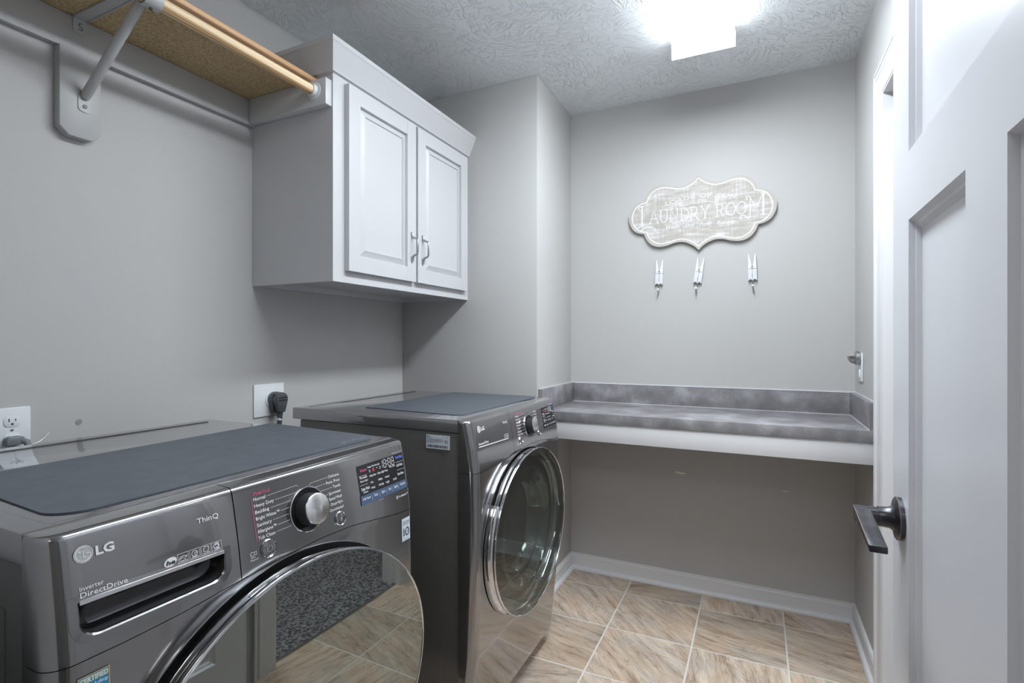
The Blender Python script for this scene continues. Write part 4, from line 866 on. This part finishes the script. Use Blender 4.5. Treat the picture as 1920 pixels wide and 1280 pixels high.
    if wash:
        put_text(t2, 'TrueBalance™', F1, 0.6385, 0.8650, 0.0042, 0.034, bold=0.01); ribbon(t2, arc(0.6335, 0.8668, .0028, .0028, 0, 360, 10), .0012, F1); ribbon(t2, [(0.6335, .868), (.6335, .8705)], .001, F1)
        put_text(t2, 'Allergiene Cycle', F1, 0.636, 0.9625, 0.0022, 0.036); put_text(t2, '3 seconds', F1, 0.573, 0.8768, 0.0020, 0.014)
    else: put_text(t2, 'Flow Sense', F1, 0.622, 0.9665, 0.0026, 0.036)
    t2.build('lettering', 'print', cp_, base=B)
    # door
    bz = ellipse_ring([(-0.003, 0.0140), (0.0005, 0.0128), (0.0012, 0.0112), (0.0002, 0.0096), (-0.012, 0.0088)], rel=True, dv=-0.0112).build('door_surround', 'steel_front', ap, smooth=True, **base)
    ellipse_ring([(0.9360, 0.0092), (0.9320, -0.014), (0.930, -0.11)], dv=-0.0112).build('door_gasket', 'blackrough', ap, smooth=True, **base)
    MB().lathe([(0.24, 0.0), (0.235, -0.30), (0.0, -0.31)], (0.928, EC, EZ), (1, 0, 0), 48).build('drum', 'dark', ap, smooth=True, **base)
    hg = Vector((0.942, 0.046, EZ)) if wash else Vector((0.942, WU-0.04, EZ))
    dB = dict(origin=hg, base=B)
    dd = ellipse_ring([(0.938, -0.03), (0.938, -0.011), (0.944, -0.0035), (0.955, -0.0005), (0.968, 0.0008), (0.9702, 0.0002)], dv=-0.004).build('door', 'chrome', ap, smooth=True, **dB)
    sub = dict(base=hg)
    ellipse_ring([(0.9700, 0.0003), (0.9722, -0.0030), (0.9748, -0.0022)], dv=-0.002).build('door_groove', 'black', dd, smooth=True, **sub)
    ellipse_ring([(0.9745, -0.0030), (0.9755, -0.0008), (0.9770, 0.0), (0.9815, 0.0), (0.9838, -0.0014), (0.9838, -0.0034), (0.9818, -0.0046)]).build('door_rim', 'chrome', dd, smooth=True, **sub)
    gl = MB(); rows = []; n = 96
    for s_ in (1.0, 0.92, 0.8, 0.65, 0.5, 0.33, 0.16):
        rows += [(0.9820+0.0030*(1-s_*s_), EC+(EA-0.0045)*s_*math.cos(2*math.pi*k/n), EZ+(EB-0.0045)*s_*math.sin(2*math.pi*k/n)) for k in range(n)]
    fs = [(i*n+k, i*n+(k+1) % n, (i+1)*n+(k+1) % n, (i+1)*n+k) for i in range(6) for k in range(n)]
    rows.append((0.985, EC, EZ)); fs += [(6*n+k, 6*n+(k+1) % n, 7*n) for k in range(n)]
    gl.add(rows, fs); gl.build('door_glass', 'glass_w' if wash else 'glass_d', dd, smooth=True, **sub)
    MB().lathe([(0.205, 0.0), (0.190, 0.002), (0.180, -0.012), (0.168, -0.055), (0.140, -0.085), (0.080, -0.100), (0.0, -0.104)], (0.958, EC, EZ), (1, 0, 0), 64).build('glass_bowl', 'bowl', dd, smooth=True, **sub)
    ha = (148, 228) if not wash else (-48, 32)
    ellipse_ring([(0.942, -0.0060), (0.946, 0.0050), (0.960, 0.0070), (0.971, 0.0035), (0.9745, -0.0010)], 40, ha[0], ha[1], True).build('door_handle', 'chrome', dd, smooth=True, **sub)
    if wash: dd.rotation_euler = (0, 0, math.radians(-2.2))
    return ap, B, cp_
mat_logo = mat('logo_grey', (0.42, 0.43, 0.44, 1), 0.35)
def spun():
    m, nt, b, N, L = nodemat('spun_dial_face'); tc = N('ShaderNodeTexCoord')
    b.inputs['Metallic'].default_value = 1.0; b.inputs['Roughness'].default_value = 0.2; b.inputs['Base Color'].default_value = (0.80, 0.80, 0.80, 1)
    b.inputs['Anisotropic'].default_value = 0.97
    tg = N('ShaderNodeTangent'); tg.direction_type = 'RADIAL'; tg.axis = 'X'; L(tg.outputs[0], b.inputs['Tangent']); return m
mat_spun = spun()
WY, DY = 0.300, 1.2855
ws, wB, wcp = appliance('washer', 'washing_machine', 'front-load graphite washer nearest the camera with its round door slightly ajar', 'washer', WY)
ds, dB_, dcp = appliance('dryer', 'clothes_dryer', 'front-load graphite dryer standing beyond the washer under the wall cabinet', 'dryer', DY)
# stickers on the machines
def flat_quad(mb, fn, u0, u1, z0, z1): mb.add([fn(u0, z0), fn(u1, z0), fn(u1, z1), fn(u0, z1)], [(0, 1, 2, 3)]); return mb
Fs = lambda e: (lambda u, z: (xf(z, u)+e, u, z))
sB = dict(base=wB)
st10 = MB(); st10.add([(front_pt(u, z)+0.0009, u, z) for z in (0.7635, 0.789, 0.8145) for u in (0.6440, 0.654, 0.664, 0.6735)], [(i*4+k, i*4+k+1, i*4+k+5, i*4+k+4) for i in range(2) for k in range(3)])
s10 = st10.build('sticker', 'sticker', ws, **sB)
Fp = lambda u, z: (front_pt(u, z)+0.0016+LIFT[0]*0.5, u, z)
tk = MB(); put_text(tk, 'DIRECT DRIVE', Fp, 0.6475, 0.8035, 0.0042, 0.0225, bold=.02); put_text(tk, 'MOTOR WARRANTY', Fp, 0.6475, 0.7990, 0.0024, 0.0225, bold=.01)
ribbon(tk, [(0.6505, 0.7925), (0.6505, 0.7745)], 0.0026, Fp); ribbon(tk, arc(0.6623, 0.7835, .0062, .0085, 0, 360, 20), 0.0024, Fp); put_text(tk, 'YEAR', Fp, 0.6588, 0.7822, 0.0026, 0.0072, bold=.01)
put_text(tk, 'LIMITED', Fp, 0.6500, 0.7672, 0.0022, 0.017); tk.build('lettering', 'stick_ink', ws, **sB)
cs = MB(); cs.add([(front_pt(u, z)+0.0009, u, z) for z in (0.770, 0.792, 0.8165) for u in (0.0285, 0.045, 0.061)], [(0, 1, 4, 3), (1, 2, 5, 4), (3, 4, 7, 6), (4, 5, 8, 7)]); cs.build('sticker', 'stick_blue', ws, **sB)
ck = MB(); ribbon(ck, [(0.0285, 0.770), (0.061, 0.770), (0.061, 0.8165), (0.0285, 0.8165)], 0.0012, Fp, True); ck.build('sticker_border', 'stick_orange', ws, **sB)
ck = MB(); flat_quad(ck, lambda u, z: (front_pt(u, z)+0.0013, u, z), 0.0292, 0.0603, 0.8068, 0.8158); ck.build('sticker_band', 'stick_green', ws, **sB)
ck = MB(); put_text(ck, 'CERTIFIED', Fp, 0.0300, 0.8082, 0.0060, 0.0298, bold=.03); put_text(ck, 'asthma & allergy', Fp, 0.0320, 0.8015, 0.0040, 0.0275, bold=.01); put_text(ck, 'friendly', Fp, 0.0345, 0.7960, 0.0040, 0.020, bold=.01); ck.build('lettering', 'signwhite', ws, **sB)
ck = MB(); ck.add([Fp(0.046+.009*math.cos(t), 0.783+.009*math.sin(t)) for t in [2*math.pi*k/20 for k in range(20)]], [tuple(range(20))]); ck.build('sticker_emblem', 'stick_orange', ws, **sB)
# dryer rating label on its left side
lb = box(0.774, 0.856, -0.0006, 0.0026, 0.898, 0.939).build('rating_label', 'sticker', ds, base=dB_)
lk = MB(); FL = lambda u, z: (u, -0.0010, z)
put_text(lk, 'LG', FL, 0.782, 0.9325, 0.0040, 0.007, bold=.03); lk.add([FL(0.7788+.0021*math.cos(t), 0.9345+.0021*math.sin(t)) for t in [2*math.pi*k/12 for k in range(12)]], [tuple(range(12))])
put_text(lk, 'ELECTRIC DRYER', FL, 0.836, 0.9340, 0.0020, 0.017)
for k, (s_, w_) in enumerate((('MODEL NO.', .020), ('120/240V 60Hz 30A MIN. CIRCUIT', .056), ('VOLTS / AMPS / FOR HOUSEHOLD USE ONLY', .060), ('SERIAL NO.  FOR DOMESTIC USE', .052), ('FOR USE ON INDIVIDUAL CIRCUIT', .030))): put_text(lk, s_, FL, 0.777, 0.9290-k*.0036, 0.0023, w_, bold=.01)
ribbon(lk, arc(0.8455, 0.9215, .0045, .0045, 0, 360, 14), 0.0012, FL); put_text(lk, 'c', FL, 0.8437, 0.9196, 0.004, 0.0034, bold=.03)
random.seed(3); x = 0.779
while x < 0.852:
    w_ = random.choice((.0006, .001, .0016)); flat_quad(lk, FL, x, x+w_, 0.9022, 0.9095); x += w_+random.choice((.0006, .001, .0014))
lk.build('lettering', 'stick_ink', lb, base=dB_)
# rubber mats lying on the lids
def top_mat(name, label, Y0, x0, x1, u0, u1, u0b, rc, lift):
    pts = []
    for cx, cy, a0 in ((x1-rc, u0+rc, -90), (x1-rc, u1-rc, 0), (x0+0.012, u1-0.012, 90), (x0+0.012, u0b+0.012, 180)):
        r = rc if cx > (x0+x1)/2 else 0.012
        for k in range(7):
            t = math.radians(a0+90*k/6); pts.append((cx+r*math.cos(t), cy+r*math.sin(t)))
    mb = MB(); n = len(pts); z0 = 0.9901; cxm = sum(p[0] for p in pts)/n; cym = sum(p[1] for p in pts)/n
    rows = []
    def zz(x, y): 
        k = max(0, (y-(u1-0.10))/0.10)*max(0, 1-(x-x0)/0.22); return lift*k
    for z in (0.0, 0.0026):
        rows += [(p[0], Y0+p[1], z0+z+zz(*p)) for p in pts]
    fs = [(i, (i+1) % n, n+(i+1) % n, n+i) for i in range(n)]
    for s_ in (.8, .5, .2):
        rows += [(cxm+(p[0]-cxm)*s_, Y0+cym+(p[1]-cym)*s_, z0+0.0026+zz(cxm+(p[0]-cxm)*s_, cym+(p[1]-cym)*s_)) for p in pts]
    for i in range(1, 4): fs += [(i*n+k, i*n+(k+1) % n, (i+1)*n+(k+1) % n, (i+1)*n+k) for k in range(n)]
    fs.append(tuple(range(4*n, 5*n))); fs.append(tuple(range(n))[::-1])
    mb.add(rows, fs); o = mb.build(name, 'matrub', smooth=True); return tag(o, label, 'mat')
wm = top_mat('rubber_mat', 'dark rubber mat covering the front of the near washer lid', WY, 0.490, 0.864, 0.044, 0.668, 0.060, 0.045, 0.006)
dm_ = top_mat('rubber_mat', 'dark rubber mat on the dryer lid beyond the washer', DY, 0.452, 0.860, 0.066, 0.668, 0.094, 0.035, 0.0)
mk = MB(); random.seed(5)
for k in range(13):
    y = WY+0.560+k*0.0062; x = 0.842+random.uniform(-.004, .004)
    ribbon(mk, [(y, x), (y+random.uniform(.001, .004), x+random.uniform(-.006, .006))], .0014, lambda u, v: (v, u, 0.9932))
mk.build('lettering', 'print', wm)

for _o in bpy.data.objects:      # printed marks too small to pick apart stay joined
    if _o.name.split('.')[0] in ('lettering', 'symbols', 'leader_lines'): _o['kind'] = 'stuff'
